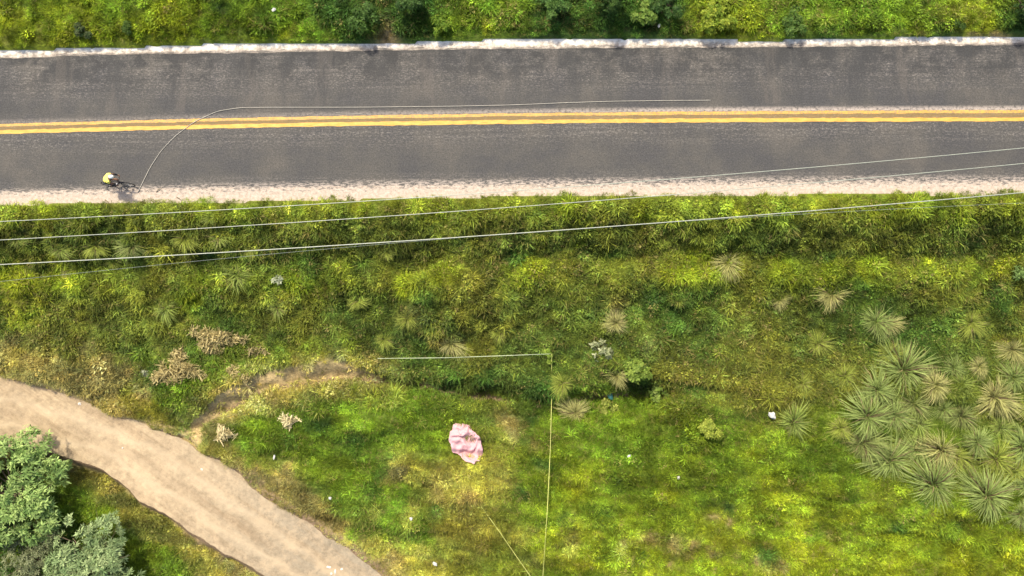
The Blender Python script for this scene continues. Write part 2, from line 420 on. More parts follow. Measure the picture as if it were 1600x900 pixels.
# lane structure: smooth wheel zones and speckled, stripped zones
band = ramp(t, vn, [(0, .9), (.07, .6), (.14, .05), (.28, .12), (.40, .62), (.48, .5), (.52, .9), (.56, .30), (.62, .05), (.70, .35), (.79, .78), (.90, .68), (.97, .55)])
mp3 = N(t, 'ShaderNodeMapping'); mp3.inputs['Scale'].default_value = (.7, 1.4, 1); t.links.new(tc, mp3.inputs[0]); sp = noise(t, mp3.outputs[0], 8.5, 3, .9)
sp2 = noise(t, mp2.outputs[0], 3.2, 5, .7)
spk = ramp(t, math_(t, 'ADD', math_(t, 'MULTIPLY', sp, .72), math_(t, 'MULTIPLY', sp2, .28)), [(.50, 0), (.62, 1)])
colr = mix(t, math_(t, 'MULTIPLY', math_(t, 'MULTIPLY', spk, band), 1.0), colr, (.235, .21, .185))
# darker blotches towards the north edge and between
darkb = ramp(t, vn, [(.45, 0), (.72, .15), (.84, .75), (.96, .9)])
colr = mix(t, math_(t, 'MULTIPLY', darkb, ramp(t, noise(t, tc, .8, 6, .72), [(.42, 0), (.56, 1)])), colr, (.034, .034, .034))
colr = mix(t, math_(t, 'MULTIPLY', ramp(t, noise(t, tc, 11, 3, .8), [(.5, 0), (.62, .55)]), .6), colr, (.035, .034, .033))
mp4 = N(t, 'ShaderNodeMapping'); mp4.inputs['Scale'].default_value = (.9, .16, 1); t.links.new(tc, mp4.inputs[0])
colr = mix(t, math_(t, 'MULTIPLY', ramp(t, vn, [(.54, 0), (.62, .6), (.9, .75)]), ramp(t, noise(t, mp4.outputs[0], .75, 4, .7), [(.50, 0), (.64, .8)])), colr, (.042, .042, .042))
colr = mix(t, math_(t, 'MULTIPLY', ramp(t, vn, [(.54, 0), (.62, .5), (.9, .4)]), ramp(t, noise(t, mp4.outputs[0], .6, 4, .7), [(.38, .6), (.46, 0)])), colr, (.115, .10, .085))
colr = mix(t, 1.0, colr, ramp(t, noise(t, tc, 13, 3, .9), [(.34, .68), (.66, 1.34)]), 'MULTIPLY')
# yellow worn stain between the two lines, gravel beside the line on the east side
ys = ramp(t, vn, [(.462, 0), (.470, .75), (.528, .75), (.537, 0)])
colr = mix(t, math_(t, 'MULTIPLY', ys, ramp(t, noise(t, st, 7, 4, .7), [(.3, .55), (.7, .95)])), colr, (.26, .165, .05))
gv = ramp(t, vn, [(.533, 0), (.542, .9), (.552, .7), (.575, 0)])
sx = N(t, 'ShaderNodeSeparateXYZ'); t.links.new(tc, sx.inputs[0])
east = N(t, 'ShaderNodeMapRange'); t.links.new(sx.outputs[0], east.inputs[0]); east.inputs[1].default_value = -14; east.inputs[2].default_value = 12; east.inputs[3].default_value = .25
colr = mix(t, math_(t, 'MULTIPLY', math_(t, 'MULTIPLY', gv, east.outputs[0]), ramp(t, noise(t, tc, 6, 4, .7), [(.35, .1), (.55, 1)])), colr, (.40, .34, .29))
# gravel on edges
eg = ramp(t, vn, [(.0, 1), (.045, .95), (.09, 0)])
colr = mix(t, math_(t, 'MULTIPLY', eg, ramp(t, noise(t, st, 9, 4, .8), [(.46, 0), (.56, .9)])), colr, (.45, .38, .32))
t.links.new(colr, b.inputs['Base Color']); b.inputs['Roughness'].default_value = .8
bump(t, b, sp, .5, .02)
strip('road', lambda x: yc(x) + o_s(x), lambda x: yc(x) + o_n(x), .004, m_as, 16)

m_sh, t, b, o = newmat('shoulder_gravel')
tc = N(t, 'ShaderNodeTexCoord').outputs['Object']
n1 = noise(t, tc, 6, 6, .75)
c = ramp(t, n1, [(.3, (.27, .205, .155)), (.48, (.38, .315, .255)), (.68, (.50, .43, .36))])
E_ = N(t, 'ShaderNodeAttribute', attribute_name='e').outputs['Fac']
mp = N(t, 'ShaderNodeMapping'); mp.inputs['Scale'].default_value = (.5, 1.2, 1); t.links.new(tc, mp.inputs[0])
th = math_(t, 'ADD', noise(t, mp.outputs[0], 6, 5, .85), math_(t, 'MULTIPLY', E_, .35))
c = mix(t, ramp(t, th, [(.80, 0), (.86, .9)]), c, (.11, .10, .09))
c = mix(t, ramp(t, noise(t, mp.outputs[0], 1.2, 4, .8), [(.55, 0), (.75, .5)]), c, (.36, .30, .22))
t.links.new(c, b.inputs['Base Color']); bump(t, b, n1, .5, .03)
strip('road_shoulder', lambda x: yc(x) + o_so(x) - .25 + fbm(x, x * 0, .8, 4, 4) * .35, lambda x: yc(x) + o_s(x) + .05, .0, m_sh, 8)

m_gu, t, b, o = newmat('gutter_concrete')
tc = N(t, 'ShaderNodeTexCoord').outputs['Object']
E_ = N(t, 'ShaderNodeAttribute', attribute_name='e').outputs['Fac']
n1 = noise(t, tc, 3.5, 6, .7)
c = ramp(t, math_(t, 'ADD', n1, math_(t, 'MULTIPLY', math_(t, 'SUBTRACT', E_, .5), .5)), [(.25, (.24, .20, .165)), (.42, (.48, .42, .35)), (.56, (.72, .66, .58)), (.75, (.84, .80, .73))])
mp = N(t, 'ShaderNodeMapping'); mp.inputs['Scale'].default_value = (.35, 2.2, 1); t.links.new(tc, mp.inputs[0])
dk = math_(t, 'ADD', noise(t, mp.outputs[0], 3, 5, .8), math_(t, 'MULTIPLY', E_, -.32))
c = mix(t, ramp(t, dk, [(.46, 0), (.52, .85)]), c, (.10, .092, .085))
t.links.new(c, b.inputs['Base Color']); bump(t, b, n1, .4, .03)
def gut_out(x):
    # poured slab by slab: each slab ends with a slightly different edge
    ph = x + 1.2 * fbm(x, x * 0, 7, 2, 6)
    k = np.floor(ph / 3.3).astype(int); f_ = ph / 3.3 - k
    return yc(x) + o_no(x) + .10 + .16 * (_perm[k & 511, 7] - .5) + .16 * (1 - np.abs(f_ * 2 - 1) ** 4) - .14 + .12 * fbm(x, x * 0, .5, 3, 7)
strip('gutter', lambda x: yc(x) + o_n(x) - .03 + fbm(x, x * 0, .6, 3, 14) * .12, gut_out, .008, m_gu, 9,
      zf=lambda X_, Y_, t_: .010 + .05 * sstep((t_ - .45) / .5) * np.ones_like(X_) + .015 * fbm(X_, Y_, .4, 3, 3))

m_yl, t, b, o = newmat('yellow_road_paint')
tc = N(t, 'ShaderNodeTexCoord').outputs['Object']
mp = N(t, 'ShaderNodeMapping'); mp.inputs['Scale'].default_value = (.4, 1.5, 1); t.links.new(tc, mp.inputs[0])
c = ramp(t, noise(t, mp.outputs[0], 5, 6, .75), [(.30, (.34, .18, .035)), (.45, (.52, .29, .05)), (.7, (.62, .38, .10))])
c = mix(t, ramp(t, noise(t, tc, 9, 4, .8), [(.56, 0), (.68, .6)]), c, (.20, .16, .11))
t.links.new(c, b.inputs['Base Color']); b.inputs['Roughness'].default_value = .6
o_y1 = offs([(0, 206.5), (200, 201), (400, 196.5), (800, 190.5), (1200, 187.5), (1600, 186.5)], yc)
o_y2 = offs([(0, 196), (200, 190.5), (400, 186), (800, 179.5), (1200, 176), (1600, 174)], yc)
jag = lambda x, s: .012 * np.sign(fbm(x, x * 0, .5, 3, s)) + .03 * fbm(x, x * 0, .7, 3, s)
strip('road_marking', lambda x: yc(x) + o_y1(x) - .11 + jag(x, 1), lambda x: yc(x) + o_y1(x) + .11 + jag(x, 2), .009, m_yl, 3)
m_y2 = m_yl.copy(); m_y2.name = 'worn_yellow_road_paint'
for nn in m_y2.node_tree.nodes:
    if nn.type == 'VALTORGB' and len(nn.color_ramp.elements) == 2:
        nn.color_ramp.elements[0].position = .44; nn.color_ramp.elements[1].position = .6; nn.color_ramp.elements[1].color = (.75, .75, .75, 1)
strip('road_marking', lambda x: yc(x) + o_y2(x) - .085 + jag(x, 3), lambda x: yc(x) + o_y2(x) + .085 + jag(x, 4), .009, m_y2, 3)

# track: a sheet between its two jittered edges
def resample(Pl, n):
    d = np.r_[0, np.cumsum(np.linalg.norm(np.diff(Pl, axis=0), axis=1))]; t_ = np.linspace(0, d[-1], n)
    return np.c_[np.interp(t_, d, Pl[:, 0]), np.interp(t_, d, Pl[:, 1])]
U = resample(TR_UP, 420); L_ = resample(TR_LO, 420); nn_ = 30
t_ = np.linspace(0, 1, nn_)[:, None]
Xg = L_[:, 0][None] * (1 - t_) + U[:, 0][None] * t_; Yg = L_[:, 1][None] * (1 - t_) + U[:, 1][None] * t_
Zg = base_h(Xg, Yg) + .02 + .05 * fbm(Xg, Yg, 1.8, 3, 31) * np.sin(np.pi * t_) + .02
fx_ = features(Xg, Yg); Zt = terrain_h(Xg, Yg, fx_)
Zg = np.maximum(Zg, Zt + .012)
m_tr, t, b, o = newmat('dirt_track')
tc = N(t, 'ShaderNodeTexCoord').outputs['Object']
n0 = noise(t, tc, .35, 4, .6); n1 = noise(t, tc, 3, 6, .7); n2 = noise(t, tc, 14, 4, .8)
mpt = N(t, 'ShaderNodeMapping'); mpt.inputs['Rotation'].default_value = (0, 0, math.radians(33)); t.links.new(tc, mpt.inputs[0])
mpu = N(t, 'ShaderNodeMapping'); mpu.inputs['Scale'].default_value = (.10, 1.1, 1); t.links.new(mpt.outputs[0], mpu.inputs[0])
c = ramp(t, n0, [(.38, (.36, .278, .175)), (.62, (.43, .33, .205))])
sx = N(t, 'ShaderNodeSeparateXYZ'); t.links.new(tc, sx.inputs[0])
gq = N(t, 'ShaderNodeMapRange'); t.links.new(math_(t, 'ADD', sx.outputs[0], math_(t, 'MULTIPLY', n0, 4)), gq.inputs[0]); gq.inputs[1].default_value = -18.5; gq.inputs[2].default_value = -9; gq.inputs[4].default_value = .85
c = mix(t, gq.outputs[0], c, (.235, .198, .14))
c = mix(t, ramp(t, noise(t, mpu.outputs[0], 1.6, 5, .7), [(.42, 0), (.66, .75)]), c, (.25, .18, .105))
c = mix(t, 1.0, c, ramp(t, n1, [(.34, .76), (.66, 1.20)]), 'MULTIPLY')
E_ = N(t, 'ShaderNodeAttribute', attribute_name='e').outputs['Fac']
wv_ = math_(t, 'ADD', E_, math_(t, 'MULTIPLY', math_(t, 'SUBTRACT', n0, .5), .5))
c = mix(t, ramp(t, wv_, [(.16, 0), (.26, .55), (.36, 0), (.56, 0), (.68, .5), (.78, 0)]), c, (.46, .365, .24))
c = mix(t, math_(t, 'MULTIPLY', ramp(t, wv_, [(.36, 0), (.46, .5), (.56, 0)]), n1), c, (.22, .16, .10))
c = mix(t, ramp(t, n2, [(.66, 0), (.76, .35)]), c, (.55, .45, .35))
c = mix(t, ramp(t, noise(t, tc, .9, 6, .8), [(.50, 0), (.60, .45)]), c, (.44, .335, .21))
c = mix(t, ramp(t, noise(t, tc, 1.6, 6, .85), [(.60, 0), (.70, .4)]), c, (.22, .165, .11))
t.links.new(c, b.inputs['Base Color']); bump(t, b, n1, .6, .08)
tag(link('dirt_track', grid('dirt_track', Xg, Yg, Zg, smooth=True, attrs={'e': (t_ + 0 * Xg).ravel()}), m_tr), kind='structure')

# ------------------------------------------------------------------ blades
def blades(n, length, width, spread, lean, seg=3, r0=.02, seed=0, droop=1.0, flat=0.0, lenvar=.35):
    """arching blades: returns V, quads, rnd, hfrac. Each blade seg quads long, tip narrow."""
    R = np.random.RandomState(seed)
    az_ = R.rand(n) * 2 * np.pi; L = length * (1 + lenvar * (R.rand(n) * 2 - 1)); th0 = lean * R.rand(n) ** .7
    rad = r0 * np.sqrt(R.rand(n)); a2 = R.rand(n) * 2 * np.pi
    base = np.c_[rad * np.cos(a2), rad * np.sin(a2), np.zeros(n)] + np.c_[np.cos(az_), np.sin(az_), az_ * 0] * (spread * R.rand(n))[:, None]
    Vs = []; p = base.copy(); th = th0.copy()
    wz = az_ + np.pi / 2 + R.uniform(-.6, .6, n); wv = np.c_[np.cos(wz), np.sin(wz), R.uniform(-.3, .3, n)]
    rr = R.rand(n)
    for i in range(seg + 1):
        wd = width * (1 - (i / seg) ** 2 * .85) * (.75 + .5 * rr)
        Vs += [p - wv * wd[:, None] / 2, p + wv * wd[:, None] / 2]
        d = np.c_[np.sin(th) * np.cos(az_), np.sin(th) * np.sin(az_), np.cos(th)]
        p = p + d * (L / seg)[:, None]; th = np.minimum(th + droop * (1.0 / seg) * (.7 + .6 * rr), 2.1)
    V = np.stack(Vs, 1).reshape(-1, 3); k = 2 * (seg + 1)
    b0 = (np.arange(n) * k)[:, None]
    q = np.concatenate([b0 + np.array([[2 * i, 2 * i + 1, 2 * i + 3, 2 * i + 2]]) for i in range(seg)], 0)
    return V, q, np.repeat(rr, k), np.tile(np.repeat(np.arange(seg + 1) / seg, 2), n)
def leaves(n, R_, lsize, lw, seed, hmax=.3, up=.4):
    """broad leaves held up on a low dome"""
    R = np.random.RandomState(seed); V = []; q = []; r = []
    for i in range(n):
        a = R.rand() * 2 * math.pi; rad = R_ * math.sqrt(R.rand()); z = hmax * (1 - (rad / R_) ** 2) * R.uniform(.5, 1) + .02
        p = np.array([rad * math.cos(a), rad * math.sin(a), z]); d = np.array([math.cos(a + R.uniform(-1, 1)), math.sin(a + R.uniform(-1, 1)), R.uniform(-.3, up)]); d /= np.linalg.norm(d)
        s = np.cross(d, [0, 0, 1.0]); s /= np.linalg.norm(s); l = lsize * R.uniform(.6, 1.3); w_ = l * lw
        s = s + np.array([0, 0, R.uniform(-.4, .4)])
        b0 = len(V); V += [p, p + d * l * .5 - s * w_ / 2, p + d * l, p + d * l * .5 + s * w_ / 2 + np.array([0, 0, -.01])]; q.append([b0, b0 + 1, b0 + 2, b0 + 3]); r += [R.rand()] * 4
    return np.array(V), np.array(q), np.array(r)

protos = []
pc = bpy.data.collections.new('grass_tuft_library')
def proto(V, q, r):
    me = npmesh('grass_tuft', V, q, attrs={'rnd': r}); me.materials.append(M_grass)
    ob = bpy.data.objects.new('tuft_%02d' % len(protos), me); pc.objects.link(ob); protos.append(ob)
for i in range(4): V, q, r, h = blades(18, .15, .017, .11, 1.0, 2, .07, 100 + i, 1.0); proto(V, q, r)          # 0-3 short meadow grass
for i in range(3): V, q, r = leaves(20, .16, .075, .55, 200 + i, .18); proto(V, q, r)                            # 4-6 broad weeds
for i in range(3): V, q, r, h = blades(20, .27, .018, .10, 1.05, 3, .07, 300 + i, 1.2); proto(V, q, r)           # 7-9 longer grass

# scatter
def scatter(name, n, box, sel, label=None):
    x = RS.uniform(box[0], box[1], n); y = RS.uniform(box[2], box[3], n)
    s = yc(x) + o_so(x) - y; nn = y - (yc(x) + o_no(x))
    edge_s = -.04 + .50 * fbm(x, y, .45, 3, 40) + .30 * fbm(x, y, 2.2, 2, 41)
    keep = (s > edge_s) | (nn > .04 + .35 * fbm(x, y, .9, 3, 42))
    x, y, s, nn = x[keep], y[keep], s[keep], nn[keep]
    fe = features(x, y); su, slo, gd, gi = fe
    j = .55 * fbm(x, y, .6, 3, 43) + .35 * fbm(x, y, 2.5, 2, 44)
    keep = ~((su < .10 + j) & (slo > -.46 - j))
    fr = gi / float(len(GUL)); bare = np.where(fr < .42, .26 + .95 * (y > GUL[np.minimum(gi, len(GUL) - 1), 1]) * np.interp(fr, [0, .06, .32, .42], [.3, .7, 1, .2]), .25)
    keep &= ~((gd < bare + .3 * j) & (RS.rand(x.size) < .965))
    sp0 = P(300, 684); keep &= ~((((x - sp0[0]) / .8) ** 2 + ((y - sp0[1]) / .6) ** 2 < 1 + j) & (RS.rand(x.size) < .93))
    x, y, s, nn, su, slo, gd = [v[keep] for v in (x, y, s, nn, su, slo, gd)]
    z = terrain_h(x, y, tuple(v[keep] for v in fe))
    c = cmap(x, y, z)
    # bare-soil colours thin the cover
    dso = np.abs(c / (c.sum(1, keepdims=True)) - np.array(SO) / sum(SO)).sum(1)
    soilness = np.clip(1 - dso / .17, 0, 1)
    k2 = RS.rand(x.size) > soilness * .8
    gi = gi[keep]; gn = y > GUL[np.minimum(gi, len(GUL) - 1), 1]; fr = gi / float(len(GUL))
    wst = np.interp(fr, [0, .05, .38, .48], [.6, 1, 1, 0]); nz = fbm(x, y, .5, 3, 71); dr = np.where(gn, np.exp(-(gd / 1.6) ** 4) * .8, np.exp(-(gd / 1.15) ** 4) * .85) * wst * np.clip(1 + 1.8 * nz, 0, 1)
    ed = np.exp(-(np.where(su > 0, su, -slo) / 1.15) ** 2) * .8 * np.clip(.55 + 3.2 * fbm(x, y, 1.1, 3, 72), 0, 1)
    dc = np.where((RS.rand(x.size) < .4)[:, None], np.array([.42, .34, .14]), np.array([.30, .27, .06])); dm = np.clip(np.maximum(dr, ed), 0, 1)[:, None]
    c = c * (1 - dm) + dc * dm
    x, y, z, s, nn, su, slo, c = [v[k2] for v in (x, y, z, s, nn, su, slo, c)]
    c = c * (1 - .75 * soilness[k2][:, None]) + np.array([.23, .20, .07]) * .75 * soilness[k2][:, None]
    # mosaic of patches
    md_ = sstep((s - 8) / 2); xa = x * (1 - .62 * md_); ya = y + .12 * x * md_
    p1 = fbm(xa, ya, .85, 3, 50); p2 = fbm(xa, ya, .33, 2, 51); p3 = fbm(x, y, 3.0, 2, 52)
    val = np.exp(1.35 * p1 + 1.7 * p2 + .4 * p3 + RS.normal(0, .32, x.size)) * .93
    c = c * val[:, None] * np.where((s > 0) & (s < 9), 1.12, 1)[:, None]
    yel = np.clip(.5 + 1.3 * fbm(xa, ya, .7, 3, 53) + RS.normal(0, .22, x.size), 0, 1)[:, None]
    c = c * (np.array([1.10, 1.03, .9]) * yel + np.array([.76, .97, 1.25]) * (1 - yel))
    dry = (RS.rand(x.size) < .05 + .10 * (p3 > .08))[:, None]
    c = np.where(dry, c * .4 + np.array([.26, .21, .09]) * .6, c)
    px_, py_ = topix(x, y, z)
    rough = ((s > .3) & (py_of(x, y, z) < 640)) | ((nn > .5) & (px_ > 480))
    clus = np.exp(-(((px_ - 1460) / 150) ** 2 + ((py_ - 660) / 110) ** 2) ** 2)
    c = c * (1 - .45 * clus[:, None]) + np.array([.10, .17, .035]) * .45 * clus[:, None]
    sel_long = np.clip(.2 * clus + .10 + .9 * (fbm(x, y, 1.6, 3, 54)) + .22 * rough, 0, .8); sel_weed = np.clip(.06 + .6 * fbm(x, y, 1.2, 3, 55) + .28 * rough, 0, .7)
    u = RS.rand(x.size)
    idx = np.where(u < sel_long, 7 + RS.randint(0, 3, x.size), np.where(u < sel_long + sel_weed, 4 + RS.randint(0, 3, x.size), RS.randint(0, 4, x.size)))
    scl = (.75 + .6 * RS.rand(x.size)) * (1 + 1.0 * np.clip(1.8 * fbm(xa, ya, .55, 3, 56), -.5, .8)) * np.where(rough, 1.08, .95) * (1 - .15 * clus)
    near = np.minimum(np.minimum(np.abs(s), np.abs(nn)), np.minimum(np.abs(su), np.abs(slo)))
    scl *= .55 + .45 * sstep(near / .7)
    # leave out what the camera and its neighbours never see
    px, py = topix(x, y, z); vis = (px > -260) & (px < 1860) & (py > -170) & (py < 1080)
    return [v[vis] for v in (np.c_[x, y, z - .01], c, idx, scl)]
def py_of(x, y, z): return topix(x, y, z)[1]
pos, col, idx, scl = scatter('grass', 520000, (-36, 36, -22, 19), None)
print('GRASS', len(pos))
me = bpy.data.meshes.new('grass'); me.vertices.add(len(pos)); me.vertices.foreach_set('co', pos.astype(np.float32).ravel())
at = me.attributes.new('tint', 'FLOAT_COLOR', 'POINT'); at.data.foreach_set('color', np.c_[np.clip(col * np.array([1.14, 1.10, .90]), .004, .8), np.ones(len(pos))].astype(np.float32).ravel())
at = me.attributes.new('idx', 'INT', 'POINT'); at.data.foreach_set('value', idx.astype(np.int32))
at = me.attributes.new('scl', 'FLOAT', 'POINT'); at.data.foreach_set('value', scl.astype(np.float32))
rot = np.c_[RS.normal(0, .18, len(pos)), RS.normal(0, .18, len(pos)), RS.uniform(0, 6.283, len(pos))]
at = me.attributes.new('rot', 'FLOAT_VECTOR', 'POINT'); at.data.foreach_set('vector', rot.astype(np.float32).ravel())
go = link('grass', me); tag(go, 'green and yellowish grass and weeds covering the banks and the meadow', 'grass', kind='stuff')
ng = bpy.data.node_groups.new('grass_scatter', 'GeometryNodeTree')
ng.interface.new_socket('Geometry', in_out='INPUT', socket_type='NodeSocketGeometry'); ng.interface.new_socket('Geometry', in_out='OUTPUT', socket_type='NodeSocketGeometry')
gi_ = ng.nodes.new('NodeGroupInput'); go_ = ng.nodes.new('NodeGroupOutput')
ci = ng.nodes.new('GeometryNodeCollectionInfo'); ci.inputs['Collection'].default_value = pc; ci.inputs['Separate Children'].default_value = True; ci.inputs['Reset Children'].default_value = True
ip = ng.nodes.new('GeometryNodeInstanceOnPoints'); ip.inputs['Pick Instance'].default_value = True
def na(n, tp):
    a = ng.nodes.new('GeometryNodeInputNamedAttribute'); a.data_type = tp; a.inputs['Name'].default_value = n
    return [s for s in a.outputs if s.enabled][0]
ng.links.new(gi_.outputs[0], ip.inputs['Points']); ng.links.new(ci.outputs[0], ip.inputs['Instance'])
ng.links.new(na('idx', 'INT'), ip.inputs['Instance Index']); ng.links.new(na('rot', 'FLOAT_VECTOR'), ip.inputs['Rotation']); ng.links.new(na('scl', 'FLOAT'), ip.inputs['Scale'])
ng.links.new(ip.outputs[0], go_.inputs[0])
mo = go.modifiers.new('scatter', 'NODES'); mo.node_group = ng

# ------------------------------------------------------------------ tussocks of bunch grass: every one a thing
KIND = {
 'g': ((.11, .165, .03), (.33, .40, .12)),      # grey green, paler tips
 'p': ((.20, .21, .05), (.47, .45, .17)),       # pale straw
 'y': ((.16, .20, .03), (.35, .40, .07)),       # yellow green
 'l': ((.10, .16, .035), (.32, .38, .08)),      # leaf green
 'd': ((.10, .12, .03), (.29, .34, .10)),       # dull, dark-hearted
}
def tussock_mesh(kind, seed):
    c0, c1 = KIND[kind]
    V, q, r, h = blades(520 if kind != 'l' else 280, .95, .032 if kind != 'l' else .038, .10, 1.15, 5, .12, seed, 1.35, lenvar=.5)
    R = np.random.RandomState(seed + 1)
    V2, q2, r2, h2 = blades(150, .38, .03, .08, 1.3, 3, .16, seed + 9, .8, lenvar=.5)
    V = np.r_[V, V2]; hh = np.clip(V[:, 2], 0, 1); az0 = R.rand() * 6.28; V[:, 0] += .20 * hh * math.cos(az0); V[:, 1] += .20 * hh * math.sin(az0)
    ang = np.arctan2(V[:, 1], V[:, 0]); V[:, :2] *= (1 + .20 * np.sin(ang + R.rand() * 6) + .13 * np.sin(3 * ang + R.rand() * 6))[:, None]
    V += .022 * np.c_[np.sin(V[:, 1] * 9 + V[:, 2] * 7), np.sin(V[:, 0] * 8 + V[:, 2] * 9), 0 * ang]
    q = np.r_[q, q2 + len(r)]; dead = np.r_[np.zeros(len(r)), np.ones(len(r2))]; r = np.r_[r, r2]; h = np.r_[h, h2]
    dead = np.maximum(dead, (r * 37 % 1 > .93))
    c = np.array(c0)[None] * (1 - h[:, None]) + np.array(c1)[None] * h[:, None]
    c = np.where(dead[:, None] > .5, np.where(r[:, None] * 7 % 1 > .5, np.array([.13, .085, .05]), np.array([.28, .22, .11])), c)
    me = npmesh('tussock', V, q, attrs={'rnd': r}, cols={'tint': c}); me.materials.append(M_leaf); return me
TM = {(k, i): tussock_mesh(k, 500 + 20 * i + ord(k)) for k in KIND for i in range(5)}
T = [
 # right-hand cluster
 (1410, 580, 56, 'g', 'largest grey-green tussock at the top of the dense right-hand cluster'),
 (1386, 553, 30, 'y', 'yellowish tussock tucked against the upper left of the largest right-hand tussock'),
 (1298, 462, 40, 'p', 'tall pale straw tussock on the upper slope, apart and above the right-hand cluster'),
 (1366, 505, 34, 'g', 'pale green tussock between the straw tussock on the slope and the cluster below'),
 (1385, 508, 24, 'p', 'small straw-tipped tussock touching the right side of a pale green one on the slope'),
 (1276, 538, 26, 'y', 'small yellowish tussock alone below the tall straw one'),
 (1132, 412, 32, 'p', 'yellow-straw tussock on the terrace edge just below the power lines'),
 (1514, 504, 30, 'y', 'narrow yellow-green tussock high on the right slope'),
 (1578, 546, 30, 'p', 'pale straw tussock near the right edge above the cluster'),
 (1526, 572, 20, 'p', 'small pale tussock between two larger ones near the right edge'),
 (1250, 600, 24, 'y', 'small dull yellow tussock left of the right-hand cluster'),
 (1316, 588, 28, 'y', 'yellow-green tussock at the upper left corner of the cluster'),
 (1547, 620, 44, 'p', 'bright straw-coloured tussock with a dark heart near the right edge'),
 (1578, 590, 32, 'g', 'grey-green tussock behind the bright straw one by the right edge'),
 (1458, 602, 32, 'p', 'straw-tipped tussock right beside the largest one'),
 (1424, 630, 30, 'd', 'dark-hearted tussock directly below the largest one'),
 (1366, 610, 32, 'g', 'half-hidden tussock at the left foot of the largest one'),
 (1352, 650, 42, 'g', 'broad grey-green tussock on the left flank of the cluster'),
 (1340, 690, 44, 'd', 'dark dishevelled tussock at the left edge of the cluster'),
 (1386, 722, 46, 'g', 'round grey-green tussock at the lower left of the cluster'),
 (1456, 755, 50, 'g', 'big round starburst tussock at the bottom of the cluster'),
 (1466, 702, 40, 'p', 'brownish tussock in the middle above the bottom starburst'),
 (1497, 652, 30, 'd', 'dark brown-hearted tussock in the middle right of the cluster'),
 (1432, 662, 32, 'l', 'greener tussock in the very middle of the cluster'),
 (1552, 718, 42, 'y', 'yellow-green tussock right of centre in the lower cluster'),
 (1540, 776, 48, 'g', 'wide tussock at the lower right end of the cluster'),
 (1592, 700, 36, 'g', 'tussock cut by the right edge beside the lower cluster'),
 (1560, 668, 28, 'l', 'small green tussock below the bright straw one'),
 (1236, 660, 38, 'l', 'drooping yellow-green tussock beside the white scrap'),
 (1604, 640, 34, 'y', 'yellowish tussock cut by the right edge, halfway down the cluster'),
 (1508, 744, 28, 'l', 'small green tussock squeezed between the two big bottom ones'),
 (1602, 760, 30, 'g', 'tussock at the right edge lowest in the cluster'),
 (1500, 600, 24, 'l', 'small green tussock between the largest and the bright straw ones'),
 (1215, 470, 24, 'p', 'straw tussock on the mid slope left of the tall one'),
 (1060, 470, 20, 'y', 'small yellow tussock alone on the mid slope'),
 # middle
 (962, 505, 28, 'p', 'pale straw tussock on the mid slope above the dark hollow'),
 (962, 588, 26, 'p', 'straw tussock hanging over the dark hollow in the ditch'),
 (900, 645, 30, 'p', 'flattened straw tussock on the near lip of the ditch'),
 (878, 600, 26, 'y', 'yellowish tussock on the far side of the ditch beside the tape'),
 (705, 538, 30, 'p', 'straw tussock at the foot of the rounded mound'),
 (638, 497, 24, 'y', 'yellowish tussock on the left shoulder of the mound'),
 (603, 392, 20, 'y', 'small tussock under the lowest power line near the middle'),
 (600, 530, 24, 'y', 'yellow-green tussock left of the mound foot'),
 (560, 470, 24, 'y', 'yellowish tussock on the slope left of the mound'),
 (780, 520, 22, 'y', 'yellowish tussock at the right foot of the mound'),
 # roadside on the left
 (372, 432, 32, 'l', 'spiky green tussock standing alone under the lowest power line on the left'),
 (345, 372, 26, 'l', 'green tussock between the lower two power lines, right end of the row'),
 (290, 374, 28, 'y', 'yellowish tussock second from right in the row between the lower two power lines'),
 (212, 386, 28, 'd', 'dull tussock in the middle of the row between the lower two power lines'),
 (152, 384, 26, 'y', 'yellow-green tussock left of the dull one in the row between the power lines'),
 (98, 390, 26, 'l', 'green tussock at the left end of the row between the power lines'),
 (395, 388, 18, 'y', 'small tussock brushing under the lowest line, right of the row'),
 (180, 412, 20, 'y', 'small yellowish tussock just under the lowest power line'),
 (110, 420, 18, 'p', 'small straw tussock under the lowest power line near the left edge'),
 (136, 345, 18, 'l', 'small green tussock between the upper two power lines'),
 (330, 342, 18, 'l', 'small green tussock touching the top line near the shoulder'),
 (262, 482, 26, 'l', 'grassy green tussock on the slope above the straw heaps'),
 (252, 540, 20, 'y', 'bright yellow-green tussock just above the straw heaps'),
 (190, 562, 16, 'y', 'small yellowish tussock on the brown ground by the track'),
 (435, 480, 24, 'l', 'green tussock on the left mid slope'),
 (30, 375, 20, 'l', 'green tussock at the far left under the middle line'),
 (1485, 575, 26, 'g', 'grey-green tussock right of the top of the largest one'),
 (1395, 650, 30, 'g', 'grey-green tussock between the left-flank tussock and the green centre one'),
 (1428, 700, 32, 'g', 'grey-green tussock above the bottom starburst, left of the brownish one'),
 (1520, 690, 30, 'g', 'grey-green tussock between the brownish and the yellow-green ones in the lower cluster'),
 (1490, 712, 28, 'y', 'yellowish tussock just above right of the bottom starburst'),
 (1580, 735, 30, 'y', 'yellowish tussock near the right edge above the wide lowest one'),
 (1525, 640, 26, 'y', 'yellowish tussock left of the bright straw one near the right edge'),
 (1470, 640, 26, 'g', 'grey-green tussock left of the dark brown-hearted one'),
 (1310, 668, 26, 'y', 'yellowish tussock outermost on the left of the cluster'),
 (1590, 800, 28, 'g', 'small grey-green tussock low by the right edge under the cluster'),
 (1400, 690, 28, 'l', 'green tussock wedged above the round one at the lower left'),
]
